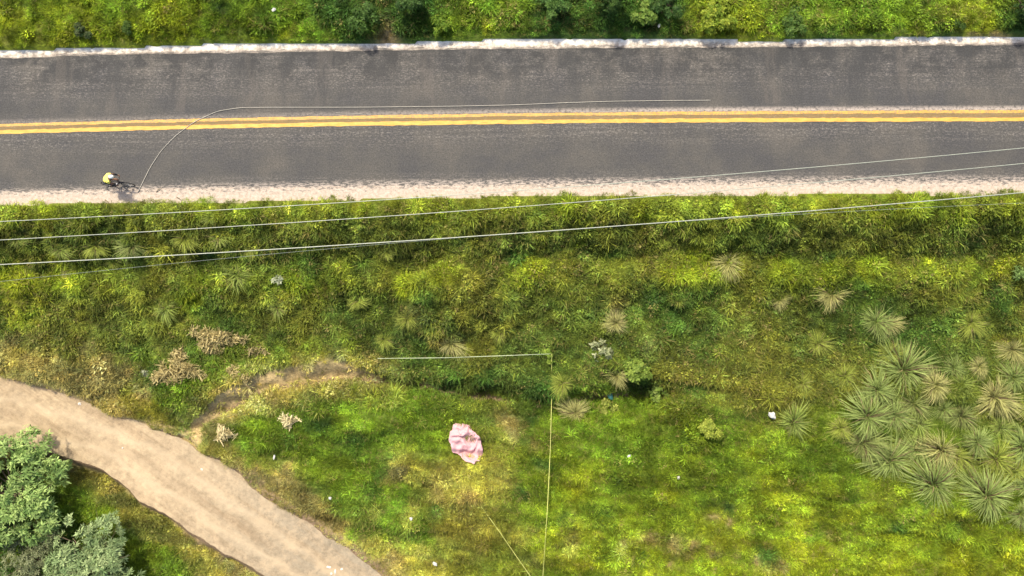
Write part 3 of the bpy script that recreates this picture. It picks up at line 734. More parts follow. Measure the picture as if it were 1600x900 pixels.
for i, (px, py, r, k, lab) in enumerate(T):
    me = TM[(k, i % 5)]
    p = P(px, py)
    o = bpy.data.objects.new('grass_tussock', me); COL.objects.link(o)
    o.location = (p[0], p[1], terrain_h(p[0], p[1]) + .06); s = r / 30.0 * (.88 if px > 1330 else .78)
    o.scale = (s * random.uniform(.85, 1.1), s * random.uniform(.85, 1.1), s * random.uniform(.75, .95)); o.rotation_euler = (random.uniform(-.12, .12), random.uniform(-.12, .12), random.uniform(0, 6.28))
    tag(o, lab, 'grass tussock', 'tussocks of bunch grass')

# ------------------------------------------------------------------ shrubs and trees
def rosettes(centres, dirs, nl, ls, lw, R, c0, c1, cup=.5):
    n = len(centres); V = []; r = []; C_ = []
    Vs = np.zeros((n, nl, 4, 3)); rr = np.repeat(R.rand(n, nl, 1), 4, 2)
    t1 = np.cross(dirs, R.normal(size=(n, 3))); t1 /= np.linalg.norm(t1, axis=1, keepdims=True); t2 = np.cross(dirs, t1)
    tn = R.rand(n)[:, None]; base = np.array(c0) * (1 - tn) + np.array(c1) * tn
    for k in range(nl):
        a = 2 * math.pi * k / nl + R.rand(n) * .9; d = t1 * np.cos(a)[:, None] + t2 * np.sin(a)[:, None] + dirs * (cup * R.uniform(.1, 1.2, n))[:, None]
        d /= np.linalg.norm(d, axis=1, keepdims=True); s = np.cross(d, dirs); s /= np.linalg.norm(s, axis=1, keepdims=True) + 1e-9
        l = (ls * R.uniform(.6, 1.3, n))[:, None]
        Vs[:, k, 0] = centres; Vs[:, k, 1] = centres + d * l * .55 - s * l * lw / 2; Vs[:, k, 2] = centres + d * l - np.array([0, 0, .2]) * l; Vs[:, k, 3] = centres + d * l * .55 + s * l * lw / 2
    V = Vs.reshape(-1, 3); q = np.arange(len(V)).reshape(-1, 4)
    return V, q, rr.reshape(-1), np.repeat(base, nl * 4, 0)
m_bark = plain('bark', (.16, .12, .08), .9, .35, 6)
def shrub(name, px, py, rad, hgt, label, cat, c0, c1, lobes=7, nros=900, nl=6, ls=.16, lw=.42, seed=0, group=None, trunk=True, flat=.75, thick=.45, gap=.20):
    R = np.random.RandomState(seed); rnd = random.Random(seed)
    g = P(px, py); gz = float(terrain_h(g[0], g[1])); root = empty(name, (g[0], g[1], gz))
    tag(root, label, cat, group)
    L = []
    for i in range(lobes):
        a = 2 * math.pi * (i + R.rand() * .7) / lobes; d = rad * (.0 if i == 0 else R.uniform(.35, .85)); lr = rad * R.uniform(.24, .46)
        L.append((d * math.cos(a), d * math.sin(a), hgt - lr * flat - (d / rad) ** 2 * hgt * .35 * R.uniform(.6, 1.3), lr))
    cs = []; ds = []
    w_ = np.array([l[3] ** 2 for l in L]); w_ /= w_.sum()
    for i, l in enumerate(L):
        n = int(nros * w_[i]); v = R.normal(size=(n, 3)); v /= np.linalg.norm(v, axis=1, keepdims=True); v[:, 2] = np.where(v[:, 2] < -.3, -v[:, 2], v[:, 2])
        rr = l[3] * (1 - thick * R.rand(n) ** 1.6) * (1 + .5 * fbm(v[:, 0] * 2 + i * 5, v[:, 1] * 2 + v[:, 2], .6, 2, seed))
        cs.append(v * rr[:, None] * np.array([1, 1, flat]) + np.array(l[:3])); ds.append(v + R.normal(0, .35, (n, 3)) + np.array([0, 0, .45]))
    cs = np.concatenate(cs); ds = np.concatenate(ds); ds /= np.linalg.norm(ds, axis=1, keepdims=True)
    cs[:, 2] = np.maximum(cs[:, 2], .05)
    # gaps: drop clusters by a coarse noise
    kp = fbm(cs[:, 0] + seed, cs[:, 1] + cs[:, 2], .45 * rad ** .5, 2, seed) > -gap; cs, ds = cs[kp], ds[kp]
    V, q, r, c = rosettes(cs, ds, nl, ls, lw, R, c0, c1)
    me = npmesh('crown', V, q, attrs={'rnd': r}, cols={'tint': c}); link('crown', me, M_leaf, root)
    if trunk:
        bm = bmesh.new(); th = hgt * .35; r0 = .045 * hgt ** .8
        tube_bm(bm, [(0, 0, -.1), (.03, .02, th * .6), (0, 0, th)], r0, 8, True, r0 * .75)
        for l in L:
            p1 = Vector((l[0] * .45, l[1] * .45, th + (l[2] - th) * .55)); p2 = Vector((l[0], l[1], l[2]))
            tube_bm(bm, [(0, 0, th * .8), p1, p2], r0 * .5, 6, True, r0 * .18)
            for k in range(4):
                e = p2 + Vector((R.normal() * l[3] * .6, R.normal() * l[3] * .6, R.rand() * l[3] * .6)); tube_bm(bm, [p1.lerp(p2, .7), (p1.lerp(p2, .7) + e) / 2 + Vector((0, 0, .04)), e], r0 * .18, 4, True, r0 * .06)
        bmobj('trunk', bm, m_bark, root)
    return root
GG0, GG1 = (.14, .24, .06), (.38, .50, .16)
shrub('broadleaf_tree', 44, 765, 3.3, 3.0, 'large grey-green leafy tree at the left edge between the track and the corner', 'tree', GG0, GG1, 18, 3000, 7, .27, .30, 61, 'trees by the track', gap=.10, flat=.55)
shrub('broadleaf_tree', -70, 740, 3.0, 3.4, 'grey-green tree crown cut by the left edge behind the large tree', 'tree', GG0, GG1, 10, 2400, 7, .26, .30, 62, 'trees by the track')
shrub('broadleaf_tree', 165, 884, 2.6, 2.2, 'pale grey-green bushy tree at the bottom edge beside the dirt track', 'tree', (.15, .23, .09), (.38, .47, .21), 15, 2100, 8, .26, .24, 63, 'trees by the track', gap=.09, flat=.55)
shrub('twiggy_shrub', 70, 870, 2.2, 1.6, 'grey sparse twiggy shrub in the bottom left corner between the two leafy trees', 'shrub', (.13, .16, .07), (.27, .29, .15), 9, 1100, 6, .2, .22, 64)
# north verge bushes
shrub('roadside_bush', 952, 10, 1.15, 2.0, 'tall dark green bush standing above the gutter near the middle of the top edge', 'bush', (.035, .075, .018), (.085, .15, .03), 7, 1100, 5, .13, .4, 70, 'bushes on the far verge')
shrub('roadside_bush', 1005, 30, .75, .8, 'small blue-green leafy bush right of the tall dark one above the gutter', 'bush', (.10, .18, .03), (.22, .31, .06), 5, 380, 6, .13, .5, 71, 'bushes on the far verge')
shrub('roadside_bush', 1120, 28, 1.1, .7, 'bright yellow-green spreading bush above the gutter, right of the middle', 'bush', (.15, .24, .025), (.30, .34, .035), 7, 520, 6, .17, .35, 72, 'bushes on the far verge')
shrub('roadside_bush', 1585, 22, 1.0, 1.6, 'dark green bush in the top right corner', 'bush', (.03, .065, .018), (.07, .13, .028), 6, 800, 5, .12, .4, 73, 'bushes on the far verge')
shrub('roadside_bush', 870, 18, 1.0, 1.1, 'mid green bush left of the tall dark one on the far verge', 'bush', (.05, .12, .025), (.11, .19, .04), 6, 520, 5, .14, .4, 74, 'bushes on the far verge')
shrub('roadside_bush', 134, 50, .5, .45, 'small dull dark bush right against the gutter on the left', 'bush', (.04, .08, .025), (.11, .13, .05), 4, 260, 5, .10, .4, 75, 'bushes on the far verge')
shrub('roadside_bush', 203, 46, .4, .4, 'small dark bush against the gutter, second from the left', 'bush', (.05, .10, .02), (.11, .17, .03), 4, 200, 5, .10, .4, 76, 'bushes on the far verge')
shrub('roadside_bush', 575, 34, 1.0, 1.0, 'dark green bush left of the bare soil patch on the far verge', 'bush', (.045, .10, .02), (.09, .16, .03), 6, 480, 5, .13, .4, 77, 'bushes on the far verge')
shrub('roadside_bush', 688, 40, .7, .6, 'bright green bush right of the bare soil patch on the far verge', 'bush', (.10, .20, .02), (.20, .28, .03), 5, 320, 6, .13, .45, 78, 'bushes on the far verge')
shrub('roadside_bush', 650, 8, 1.0, 1.3, 'dark bush cut by the top edge above the bare soil patch', 'bush', (.035, .085, .02), (.08, .14, .03), 6, 520, 5, .13, .4, 79, 'bushes on the far verge')
shrub('roadside_bush', 1240, 36, .85, .5, 'low tufted green bush drooping over the gutter right of the yellow-green one', 'bush', (.07, .15, .03), (.16, .24, .05), 6, 380, 6, .16, .25, 80, 'bushes on the far verge')
shrub('roadside_bush', 1495, 36, .45, .4, 'small dark bush against the gutter near the right end', 'bush', (.05, .10, .02), (.10, .16, .03), 4, 200, 5, .10, .4, 81, 'bushes on the far verge')
shrub('roadside_bush', 1040, 12, 1.0, 1.2, 'dark bush cut by the top edge between the tall dark and the yellow-green ones', 'bush', (.035, .085, .02), (.08, .14, .03), 6, 520, 5, .13, .4, 82, 'bushes on the far verge')
# meadow shrubs
shrub('yellow_shrub', 1106, 668, .72, 1.0, 'compact yellow-green shrub standing alone in the right part of the meadow', 'shrub', (.19, .25, .03), (.34, .38, .06), 5, 420, 6, .13, .5, 90)
shrub('leafy_plant', 858, 556, .38, .7, 'small fresh green plant at the corner where the tape turns', 'plant', (.16, .26, .03), (.28, .36, .06), 3, 90, 6, .13, .5, 91)
shrub('broadleaf_weed', 992, 578, .75, .9, 'pale green broad-leaved weed above the dark hollow of the ditch', 'plant', (.09, .15, .02), (.26, .34, .06), 6, 130, 5, .22, .55, 92, 'broad-leaved weeds by the ditch', thick=.3)
shrub('broadleaf_weed', 1032, 610, .7, .7, 'green broad-leaved weed on the right lip of the dark hollow', 'plant', (.11, .18, .025), (.28, .35, .08), 5, 75, 5, .20, .55, 93, 'broad-leaved weeds by the ditch', thick=.3)
shrub('broadleaf_weed', 940, 548, .65, .6, 'whitish-leaved weed left of and above the dark hollow', 'plant', (.20, .23, .10), (.42, .44, .25), 5, 60, 5, .18, .5, 94, 'broad-leaved weeds by the ditch', thick=.3)
shrub('broadleaf_weed', 952, 636, .55, .45, 'yellow-green weed on the near lip of the ditch below the hollow', 'plant', (.20, .26, .04), (.36, .38, .08), 4, 70, 5, .17, .5, 95, 'broad-leaved weeds by the ditch', thick=.3)
shrub('broadleaf_weed', 438, 437, .4, .4, 'small whitish-leaved weed on the left mid slope below the power lines', 'plant', (.26, .30, .18), (.5, .52, .36), 3, 26, 5, .15, .5, 96, thick=.3)
shrub('broadleaf_weed', 230, 584, .35, .35, 'small grey-leaved weed left of the straw heaps', 'plant', (.22, .24, .16), (.36, .37, .26), 3, 30, 5, .13, .4, 97, thick=.3)
shrub('broadleaf_weed', 1588, 430, .6, .7, 'blue-green tall weed on the terrace at the right edge', 'plant', (.10, .18, .04), (.21, .30, .09), 4, 90, 5, .17, .3, 98, thick=.3)

# ------------------------------------------------------------------ straw heaps
def straw(px, py, rx, ry, h, label, n=320, seed=0, c=(.52, .43, .19)):
    R = np.random.RandomState(seed); g = P(px, py); gz = float(terrain_h(g[0], g[1]))
    a = R.rand(n) * 6.283; rr = np.sqrt(R.rand(n)); lob = 1 + .35 * np.sin(a * 3 + seed) + .2 * np.sin(a * 5 + 2 * seed)
    x = rx * rr * lob * np.cos(a); y = ry * rr * lob * np.sin(a)
    z = h * np.maximum(0, 1 - rr ** 2) * R.uniform(.35, 1, n) + .05
    zt = terrain_h(g[0] + x, g[1] + y) - gz
    p = np.c_[x, y, z + zt + .16]; d = R.normal(size=(n, 3)); d[:, 2] *= .35; d /= np.linalg.norm(d, axis=1, keepdims=True)
    l = R.uniform(.15, .6, n)[:, None] * min(1, rx * 1.6 + .2); s = np.cross(d, R.normal(size=(n, 3))); s /= np.linalg.norm(s, axis=1, keepdims=True); s *= R.uniform(.018, .04, n)[:, None]
    V = np.stack([p - d * l / 2 - s, p - d * l / 2 + s, p + d * l / 2 + s * .5 , p + d * l / 2 - s * .5], 1).reshape(-1, 3)
    q = np.arange(len(V)).reshape(-1, 4); r = np.repeat(R.rand(n), 4)
    # matted core below the loose stalks
    k = 26; aa, bb = np.meshgrid(np.linspace(0, 2 * np.pi, k), np.linspace(0.02, 1, 9)); lb = 1 + .35 * np.sin(aa * 3 + seed) + .2 * np.sin(aa * 5 + 2 * seed)
    cx = rx * .7 * bb * lb * np.cos(aa); cy = ry * .7 * bb * lb * np.sin(aa); cz = h * .6 * (1 - bb ** 2) + .1 * fbm(cx, cy, .2, 3, seed) + terrain_h(g[0] + cx, g[1] + cy) - gz + .16 - .18 * bb ** 4
    i = np.arange(k * 9).reshape(9, k) + len(V); q2 = np.stack([i[:-1, :-1], i[:-1, 1:], i[1:, 1:], i[1:, :-1]], -1).reshape(-1, 4)
    V = np.r_[V, np.c_[cx.ravel(), cy.ravel(), cz.ravel()]]; q = np.r_[q, q2]; r = np.r_[r, .25 + .25 * R.rand(k * 9)]
    me = npmesh('straw', V, q, attrs={'rnd': r}, cols={'tint': np.tile(np.array(c) * .95, (len(V), 1)) * np.repeat(R.uniform(.7, 1.1, len(V) // 2 + 1), 2)[:len(V), None]}); me.materials.append(M_leaf)
    o = link('straw_heap', me); o.location = (g[0], g[1], gz); tag(o, label, 'straw heap', 'heaps of cut straw'); return o
straw(340, 532, 1.25, .62, .5, 'widest heap of dry straw, highest of those left of the gully', 900, 1)
straw(290, 580, .95, .62, .5, 'heap of dry straw in the middle of the group left of the gully', 600, 2)
straw(256, 585, .5, .5, .35, 'small round straw heap at the left end of the group', 260, 3)
straw(284, 552, .4, .35, .3, 'small straw heap between the widest and the middle heaps', 160, 4)
straw(366, 580, .36, .3, .2, 'small pale star-shaped scrap of straw on the dark green grass', 90, 5)
straw(388, 592, .28, .22, .18, 'tiny straw scrap at the gully edge beside the star-shaped one', 60, 6)
straw(452, 657, .42, .34, .35, 'pale straw clump on green grass below the gully', 170, 7, (.76, .66, .37))
straw(353, 678, .46, .38, .35, 'round straw clump near the point where gully and track meet', 190, 8, (.74, .63, .34))
straw(405, 548, .5, .22, .15, 'thin brownish spread of straw right of the widest heap', 110, 9, (.44, .36, .17))

# ------------------------------------------------------------------ power lines
m_wire = plain('aluminium_wire', (.38, .40, .33), .5, .1, 3, .2)
m_wire2 = plain('dull_wire', (.25, .28, .25), .6, .1, 3)
def wire(pts, zc, sag, r, mat, label, group='overhead power lines'):
    q = [G(px, py, zc) for px, py in pts]
    a = np.array([p[0] for p in q]); b_ = np.array([p[1] for p in q]); cf = np.polyfit(a, b_, 2)
    X0, X1 = -52, 52; xx = np.linspace(X0, X1, 60)
    # height follows the catenary, the path over ground stays as seen
    pth = [(x, float(np.polyval(cf, x)), zc + sag * ((x / 52) ** 2)) for x in xx]
    bm = bmesh.new(); tube_bm(bm, pth, r, 6); o = bmobj('power_line', bm, mat); tag(o, label, 'cable', group); return pth
ends = []
ends.append(wire([(0, 346), (400, 325), (800, 299), (1200, 266.5), (1600, 231.5)], 8.0, .0, .015, m_wire, 'upper power line of the three, crossing over the asphalt on the right'))
ends.append(wire([(0, 375), (400, 351.5), (800, 324), (1200, 291.5), (1600, 255.5)], 8.0, .0, .015, m_wire, 'middle power line of the three'))
ends.append(wire([(0, 413.5), (400, 391), (800, 366), (1200, 334), (1600, 301)], 8.0, .0, .020, m_wire, 'lowest and brightest power line, over the grass all the way'))
wire([(700, 373), (1000, 350), (1200, 338), (1600, 317)], 6.5, .0, .006, m_wire2, 'very thin dim wire running just below the lowest bright line')
# poles stand outside the frame at the ends of the span
m_pole = plain('pole_concrete', (.35, .33, .30), .85, .1, 4)
for k, lab in ((0, 'concrete power pole at the far left end of the lines'), (-1, 'concrete power pole at the far right end of the lines')):
    a, b_, c_ = [Vector(e[k]) for e in ends]
    mid = (a + c_) / 2; gz = float(terrain_h(mid.x, mid.y)); rt = empty('power_pole', (mid.x, mid.y, gz)); tag(rt, lab, 'pole', 'power poles')
    bm = bmesh.new(); tube_bm(bm, [(0, 0, -.3), (0, 0, 8.2 - gz)], .17, 12, True, .11); bmobj('shaft', bm, m_pole, rt)
    bm = bmesh.new(); off = Vector((0, 0, gz)); o1 = a - mid; o2 = c_ - mid
    tube_bm(bm, [Vector((o1.x * 1.1, o1.y * 1.1, 7.75 - gz)), Vector((o2.x * 1.1, o2.y * 1.1, 7.75 - gz))], .06, 6); bmobj('crossarm', bm, m_pole, rt)
    for e in (a, b_, c_):
        bm = bmesh.new(); v = e - mid; tube_bm(bm, [(v.x, v.y, 7.78 - gz), (v.x, v.y, 7.99 - gz)], .06, 8, True, .03); bmobj('insulator', bm, m_pole, rt)

# thin pale wire lying on the road
m_lw = plain('pale_rope', (.42, .39, .33), .7, .15, 2)
raw = [(216, 301), (222, 288), (235, 262), (252, 236), (275, 212), (305, 190), (340, 174), (375, 168.5), (430, 168), (560, 168), (700, 166.5), (800, 164.5), (880, 161), (960, 158.5), (1050, 157.5), (1110, 157)]
q = np.array([G(*p) for p in raw]); tt = np.linspace(0, len(q) - 1, 160)
pp = np.c_[np.interp(tt, range(len(q)), q[:, 0]), np.interp(tt, range(len(q)), q[:, 1])]
for _ in range(6): pp[1:-1] = (pp[:-2] + pp[1:-1] * 2 + pp[2:]) / 4
bm = bmesh.new(); tube_bm(bm, [(x, y, .03) for x, y in pp], .016, 5); o = bmobj('rope', bm, m_lw); tag(o, 'thin pale cord lying on the asphalt, curving over the yellow lines', 'cord')
raw = [(525, 176.5), (545, 177.5), (562, 178), (572, 180)]
bm = bmesh.new(); tube_bm(bm, [tuple(G(*p)[:2]) + (.022,) for p in raw], .010, 5); o = bmobj('rope', bm, m_lw); tag(o, 'short loose piece of pale cord beside the yellow lines', 'cord')

# ------------------------------------------------------------------ barrier tape
m_tape = plain('tape_plastic', (.46, .47, .13), .4, .2, 2)
m_tape2 = plain('pale_tape_plastic', (.40, .45, .28), .4, .2, 2)
def tape(pts, zoff, mat, label, wd=.05, seed=0):
    q = []
    for i, (px, py) in enumerate(pts):
        g = P(px, py); z = float(terrain_h(g[0], g[1])) + zoff[i]; g = G(px, py, z); q.append((g[0], g[1], z))
    q = np.array(q); n = 26 * (len(q) - 1); tt = np.linspace(0, len(q) - 1, n)
    c = np.stack([np.interp(tt, range(len(q)), q[:, k]) for k in range(3)], 1)
    V = []; 
    for i in range(n):
        d = c[min(i + 1, n - 1)] - c[max(i - 1, 0)]; d /= np.linalg.norm(d); s = np.cross(d, [0, 0, 1.0]); s /= np.linalg.norm(s); u = np.cross(s, d)
        a = .5 * math.sin(i * .13 + seed) + .25 * math.sin(i * .047 + 2 * seed); w_ = (s * math.cos(a) + u * math.sin(a)) * wd / 2; nn = np.cross(d, w_); nn /= np.linalg.norm(nn); nn *= .002
        V += [c[i] - w_ - nn, c[i] + w_ - nn, c[i] + w_ + nn, c[i] - w_ + nn]
    q_ = []
    for i in range(n - 1):
        for k in range(4): q_.append([4 * i + k, 4 * i + (k + 1) % 4, 4 * i + 4 + (k + 1) % 4, 4 * i + 4 + k])
    q_ += [[0, 3, 2, 1], [4 * n - 4, 4 * n - 3, 4 * n - 2, 4 * n - 1]]
    me = npmesh('tape', np.array(V), np.array(q_)); o = link('barrier_tape', me, mat); tag(o, label, 'tape', 'tape strung round part of the meadow')
tape([(590, 560), (700, 559), (780, 556), (860, 553)], [.8, .7, .7, .8], m_tape2, 'pale tape running level along the foot of the mound to the small green plant', .034, 1)
tape([(862, 553), (862, 620), (860, 700), (855, 800), (848, 905), (843, 960)], [.8, .6, .5, .45, .5, .6], m_tape, 'yellow tape running straight down the picture from the small green plant to the bottom edge', .038, 2)
tape([(752, 792), (780, 830), (806, 868), (832, 905), (850, 935)], [.2, .3, .4, .5, .6], m_tape, 'short yellow tape slanting down to the bottom edge left of the straight one', .034, 3)

# ------------------------------------------------------------------ pink cloth, made up to stand in for an indistinct pink patch
g = P(728, 690); gz = float(terrain_h(g[0], g[1]))
k = 64; aa = np.linspace(-1, 1, k); A, B = np.meshgrid(aa, aa)
ax, by = 1.38, .95
# rounded, uneven outline
rr = np.maximum(np.abs(A), np.abs(B)); ang = np.arctan2(B, A); rad = (.86 + .14 * np.cos(4 * ang) * 0 + .42 * fbm(np.cos(ang) * 2 + 9, np.sin(ang) * 2, .9, 3, 60))
ux = A * np.sqrt(1 - B ** 2 / 2) * rad * ax; uy = B * np.sqrt(1 - A ** 2 / 2) * rad * by
th = math.radians(-58); cx = ux * math.cos(th) - uy * math.sin(th); cy = ux * math.sin(th) + uy * math.cos(th)
fold = .07 * np.sin(ux * 9 + 3 * fbm(cx, cy, .5, 2, 61) * 4) * (1 - rr ** 2 * .5) + .20 * fbm(cx, cy, .55, 3, 62)
cz = terrain_h(g[0] + cx, g[1] + cy) - gz + .30 + fold + .05 * (1 - rr ** 4)
me = grid('cloth', cx, cy, cz, smooth=True)
m_pk = plain('pink_stand_in', (.56, .32, .33), .85, .04, 3)
o = link('pink_stand_in', me, m_pk); o.location = (g[0], g[1], gz); md = o.modifiers.new('thick', 'SOLIDIFY'); md.thickness = .012
tag(o, 'crumpled pale pink cloth standing in for an indistinct patch on the grass left of the long straight tape', 'cloth')

# ------------------------------------------------------------------ litter and stones
m_wh = plain('white_litter', (.50, .49, .45), .5, .08, 6); m_te = plain('teal_plastic', (.05, .19, .18), .5, .2, 6)
m_stn = plain('pale_stone', (.58, .53, .46), .9, .2, 6)
def crumple(name, px, py, sx_, sy_, h, mat, label, cat, seed=0, group=None, lift=.10):
    R = np.random.RandomState(seed); g = P(px, py); gz = float(terrain_h(g[0], g[1])) + lift
    bm = bmesh.new(); bmesh.ops.create_icosphere(bm, subdivisions=2, radius=1)
    for v in bm.verts:
        f = R.uniform(.65, 1.25); v.co = Vector((v.co.x * sx_ * f, v.co.y * sy_ * f, v.co.z * h * R.uniform(.6, 1.2)))
    o = bmobj(name, bm, mat, smooth=False); o.location = (g[0], g[1], gz); o.rotation_euler.z = R.rand() * 3; tag(o, label, cat, group)
crumple('plastic_bag', 1204, 649, .17, .26, .16, m_wh, 'white plastic bag among weeds left of the drooping tussock', 'bag', 1, lift=.3)
crumple('litter_scrap', 982, 712, .06, .13, .05, m_wh, 'white scrap on bright grass right of the long straight tape', 'litter', 3, lift=.2)
crumple('litter_scrap', 1059, 746, .10, .08, .05, m_wh, 'white scrap below the compact yellow-green shrub', 'litter', 4, lift=.18)
crumple('litter_scrap', 517, 778, .08, .08, .05, m_wh, 'white scrap on grass nearest the upper edge of the dirt track', 'litter', 5, lift=.18)
crumple('litter_scrap', 643, 810, .09, .09, .05, m_wh, 'white scrap on dry grass left of the short slanting tape', 'litter', 6, lift=.18)
crumple('litter_scrap', 680, 880, .16, .09, .05, m_wh, 'flat white scrap near the bottom edge right of the dirt track', 'litter', 7, lift=.18)
crumple('litter_scrap', 430, 714, .14, .06, .04, m_wh, 'thin white scrap on green grass between gully and track', 'litter', 8, lift=.18)
crumple('litter_scrap', 430, 18, .12, .10, .05, m_wh, 'white scrap on the far verge left of centre', 'litter', 10, lift=.2)
crumple('litter_scrap', 1028, 44, .12, .07, .05, m_wh, 'white scrap on the far verge beside the blue-green bush', 'litter', 11, lift=.25)
crumple('teal_scrap', 953, 619, .24, .16, .10, m_te, 'dark teal plastic scrap lying in the ditch', 'litter', 12, lift=.15)
crumple('stone', 125, 631, .09, .09, .06, m_stn, 'white stone at the upper edge of the dirt track', 'stone', 13, 'stones on the dirt track', .04)
crumple('stone', 316, 733, .10, .07, .06, m_stn, 'pale stone near the upper right edge of the dirt track', 'stone', 14, 'stones on the dirt track', .04)
crumple('stone', 192, 700, .05, .05, .03, m_stn, 'tiny pale stone in the middle of the dirt track', 'stone', 15, 'stones on the dirt track', .04)
for i, (a, b_, c_, d_, lab) in enumerate([(514, 886, 0.14, 0.07, 'pale chip upper left in the scatter at the lower end of the track'), (524, 893, 0.17, 0.06, 'longest pale chip in the scatter at the lower end of the track'), (534, 889, 0.06, 0.08, 'pale chip on the right of the scatter at the lower end of the track'), (518, 896, .07, .07, 'smallest pale chip, lowest in the scatter at the end of the track')]):
    crumple('stone', a, b_, c_, d_, .04, m_stn, lab, 'stone', 30 + i, 'pale chips on the track', .04)
# sticks on the shoulder
m_stick = plain('dead_stick', (.20, .16, .10), .9, .2, 5)
for (a, b_, lab) in [((164, 312), (172, 319), 'short dark stick on the shoulder below the cyclist'), ((244, 300), (252, 293), 'pale stick on the shoulder right of where the cord ends'), ((276, 308), (283, 313), 'thin dark stick on the shoulder farthest from the cyclist')]:
    p0 = G(*a, .03); p1 = G(*b_, .05); bm = bmesh.new(); tube_bm(bm, [p0, (p0 + p1) / 2 + np.array([.01, .02, .02]), p1], .025, 6, True, .012); tag(bmobj('stick', bm, m_stick), lab, 'stick', 'sticks on the shoulder')

# ------------------------------------------------------------------ bicycle and rider
m_blk = plain('black_rubber', (.018, .018, .02), .8, .1); m_frm = plain('dark_frame_paint', (.03, .03, .045), .35, .1); m_alu = plain('rim_metal', (.30, .30, .31), .35, .1, 8, .7)
m_jer = plain('yellow_jersey', (.85, .74, .16), .8, .06, 5); m_shr = plain('dark_shorts', (.02, .022, .04), .85, .1); m_skin = plain('skin', (.22, .12, .075), .6, .1); m_hel = plain('helmet_shell', (.70, .70, .66), .4, .05); m_hair = plain('dark_hair', (.02, .015, .012), .7, .1)
m_slv = plain('dark_sleeves', (.03, .03, .035), .8, .1)
def torus(bm, c, R_, r, seg=36, sub=8):
    rings = []
    for i in range(seg):
        a = 2 * math.pi * i / seg; rings.append([bm.verts.new((c[0] + (R_ + r * math.cos(b_)) * math.cos(a), c[1] + r * math.sin(b_), c[2] + (R_ + r * math.cos(b_)) * math.sin(a))) for b_ in [2 * math.pi * k / sub for k in range(sub)]])
    for i in range(seg):
        A_ = rings[i]; B_ = rings[(i + 1) % seg]
        for k in range(sub): bm.faces.new((A_[k], A_[(k + 1) % sub], B_[(k + 1) % sub], B_[k]))
bpix = G(174, 296, 0)
bk = empty('bicycle', (bpix[0], bpix[1] + .20, .006), math.radians(-2)); tag(bk, 'dark bicycle ridden along the near edge of the asphalt', 'bicycle')
for cx_ in (0, 1.06):
    wr = empty('wheel', (cx_, 0, .345)); wr.parent = bk
    bm = bmesh.new(); torus(bm, (0, 0, 0), .325, .022); bmobj('tyre', bm, m_blk, wr)
    bm = bmesh.new(); torus(bm, (0, 0, 0), .298, .012, 36, 6)
    for k in range(16):
        a = 2 * math.pi * k / 16; tube_bm(bm, [(.02 * math.cos(a), .02 * (-1) ** k, .02 * math.sin(a)), (.298 * math.cos(a + .1), 0, .298 * math.sin(a + .1))], .0025, 4)
    tube_bm(bm, [(0, -.05, 0), (0, .05, 0)], .022, 8); bmobj('rim', bm, m_alu, wr)
BB = (.44, 0, .29); ST_ = (.27, 0, .80); HT = (.86, 0, .86); HB = (.91, 0, .70)
bm = bmesh.new()
for a, b_, r in [(BB, ST_, .018), (ST_, HT, .017), (BB, HB, .020), (HT, HB, .020)]: tube_bm(bm, [a, b_], r, 8)
for s in (-1, 1):
    tube_bm(bm, [(0, .06 * s, .345), (.40, .03 * s, .29)], .011, 6); tube_bm(bm, [(0, .06 * s, .345), (.27, .02 * s, .78)], .010, 6); tube_bm(bm, [HB, (.95, .05 * s, .60), (1.06, .05 * s, .345)], .013, 6)
bmobj('frame', bm, m_frm, bk)
bm = bmesh.new(); tube_bm(bm, [HT, (.88, 0, 1.0)], .014, 6); tube_bm(bm, [(.88, -.30, .99), (.92, -.12, 1.0), (.92, .12, 1.0), (.88, .30, .99)], .014, 6); bmobj('handlebar', bm, m_blk, bk)
bm = bmesh.new(); tube_bm(bm, [ST_, (.25, 0, .91)], .013, 6)
tube_bm(bm, [(.12, 0, .935), (.22, 0, .94), (.40, 0, .935)], .075, 10, True, .022); bmobj('saddle', bm, m_blk, bk)
bm = bmesh.new(); tube_bm(bm, [(.44, -.07, .29), (.44, .07, .29)], .05, 12)
for s in (-1, 1): tube_bm(bm, [(.44, .08 * s, .29), (.44 + .17 * s * .9, .09 * s, .29 - .05 * s)], .012, 6); tube_bm(bm, [(.44 + .155 * s, .07 * s, .29 - .05 * s), (.44 + .155 * s, .18 * s, .29 - .05 * s)], .02, 6)
bmobj('crank', bm, m_alu, bk)

def skin(name, pts, edges, rad, mat, parent, root=0, sub=2):
    me = bpy.data.meshes.new(name); me.from_pydata(pts, edges, []); o = bpy.data.objects.new(name, me); COL.objects.link(o)
    md = o.modifiers.new('s', 'SKIN'); sv = me.skin_vertices[0].data if me.skin_vertices else None
    if sv is None:
        bpy.context.view_layer.objects.active = o; bm = bmesh.new(); bm.from_mesh(me); bm.verts.layers.skin.verify(); bm.to_mesh(me); bm.free(); sv = me.skin_vertices[0].data
    for i, r in enumerate(rad):
        sv[i].radius = r if hasattr(r, '__len__') else (r, r); sv[i].use_root = (i == root)
    m2 = o.modifiers.new('u', 'SUBSURF'); m2.levels = sub; m2.render_levels = sub
    bpy.context.view_layer.update(); dg = bpy.context.evaluated_depsgraph_get()
    nm = bpy.data.meshes.new_from_object(o.evaluated_get(dg)); bpy.data.objects.remove(o); nm.name = name
    nm.materials.clear(); nm.polygons.foreach_set('use_smooth', np.ones(len(nm.polygons), bool))
    return link(name, nm, mat, parent)
rd = empty('person', (bpix[0], bpix[1] + .20, .006), math.radians(-2)); tag(rd, 'person in a yellow top bent forward while riding the bicycle', 'person')
pts = [(.24, 0, 1.03), (.38, 0, 1.20), (.55, 0, 1.36), (.68, 0, 1.45), (.76, 0, 1.52), (.86, 0, 1.60), (.93, 0, 1.62)]   # pelvis..head
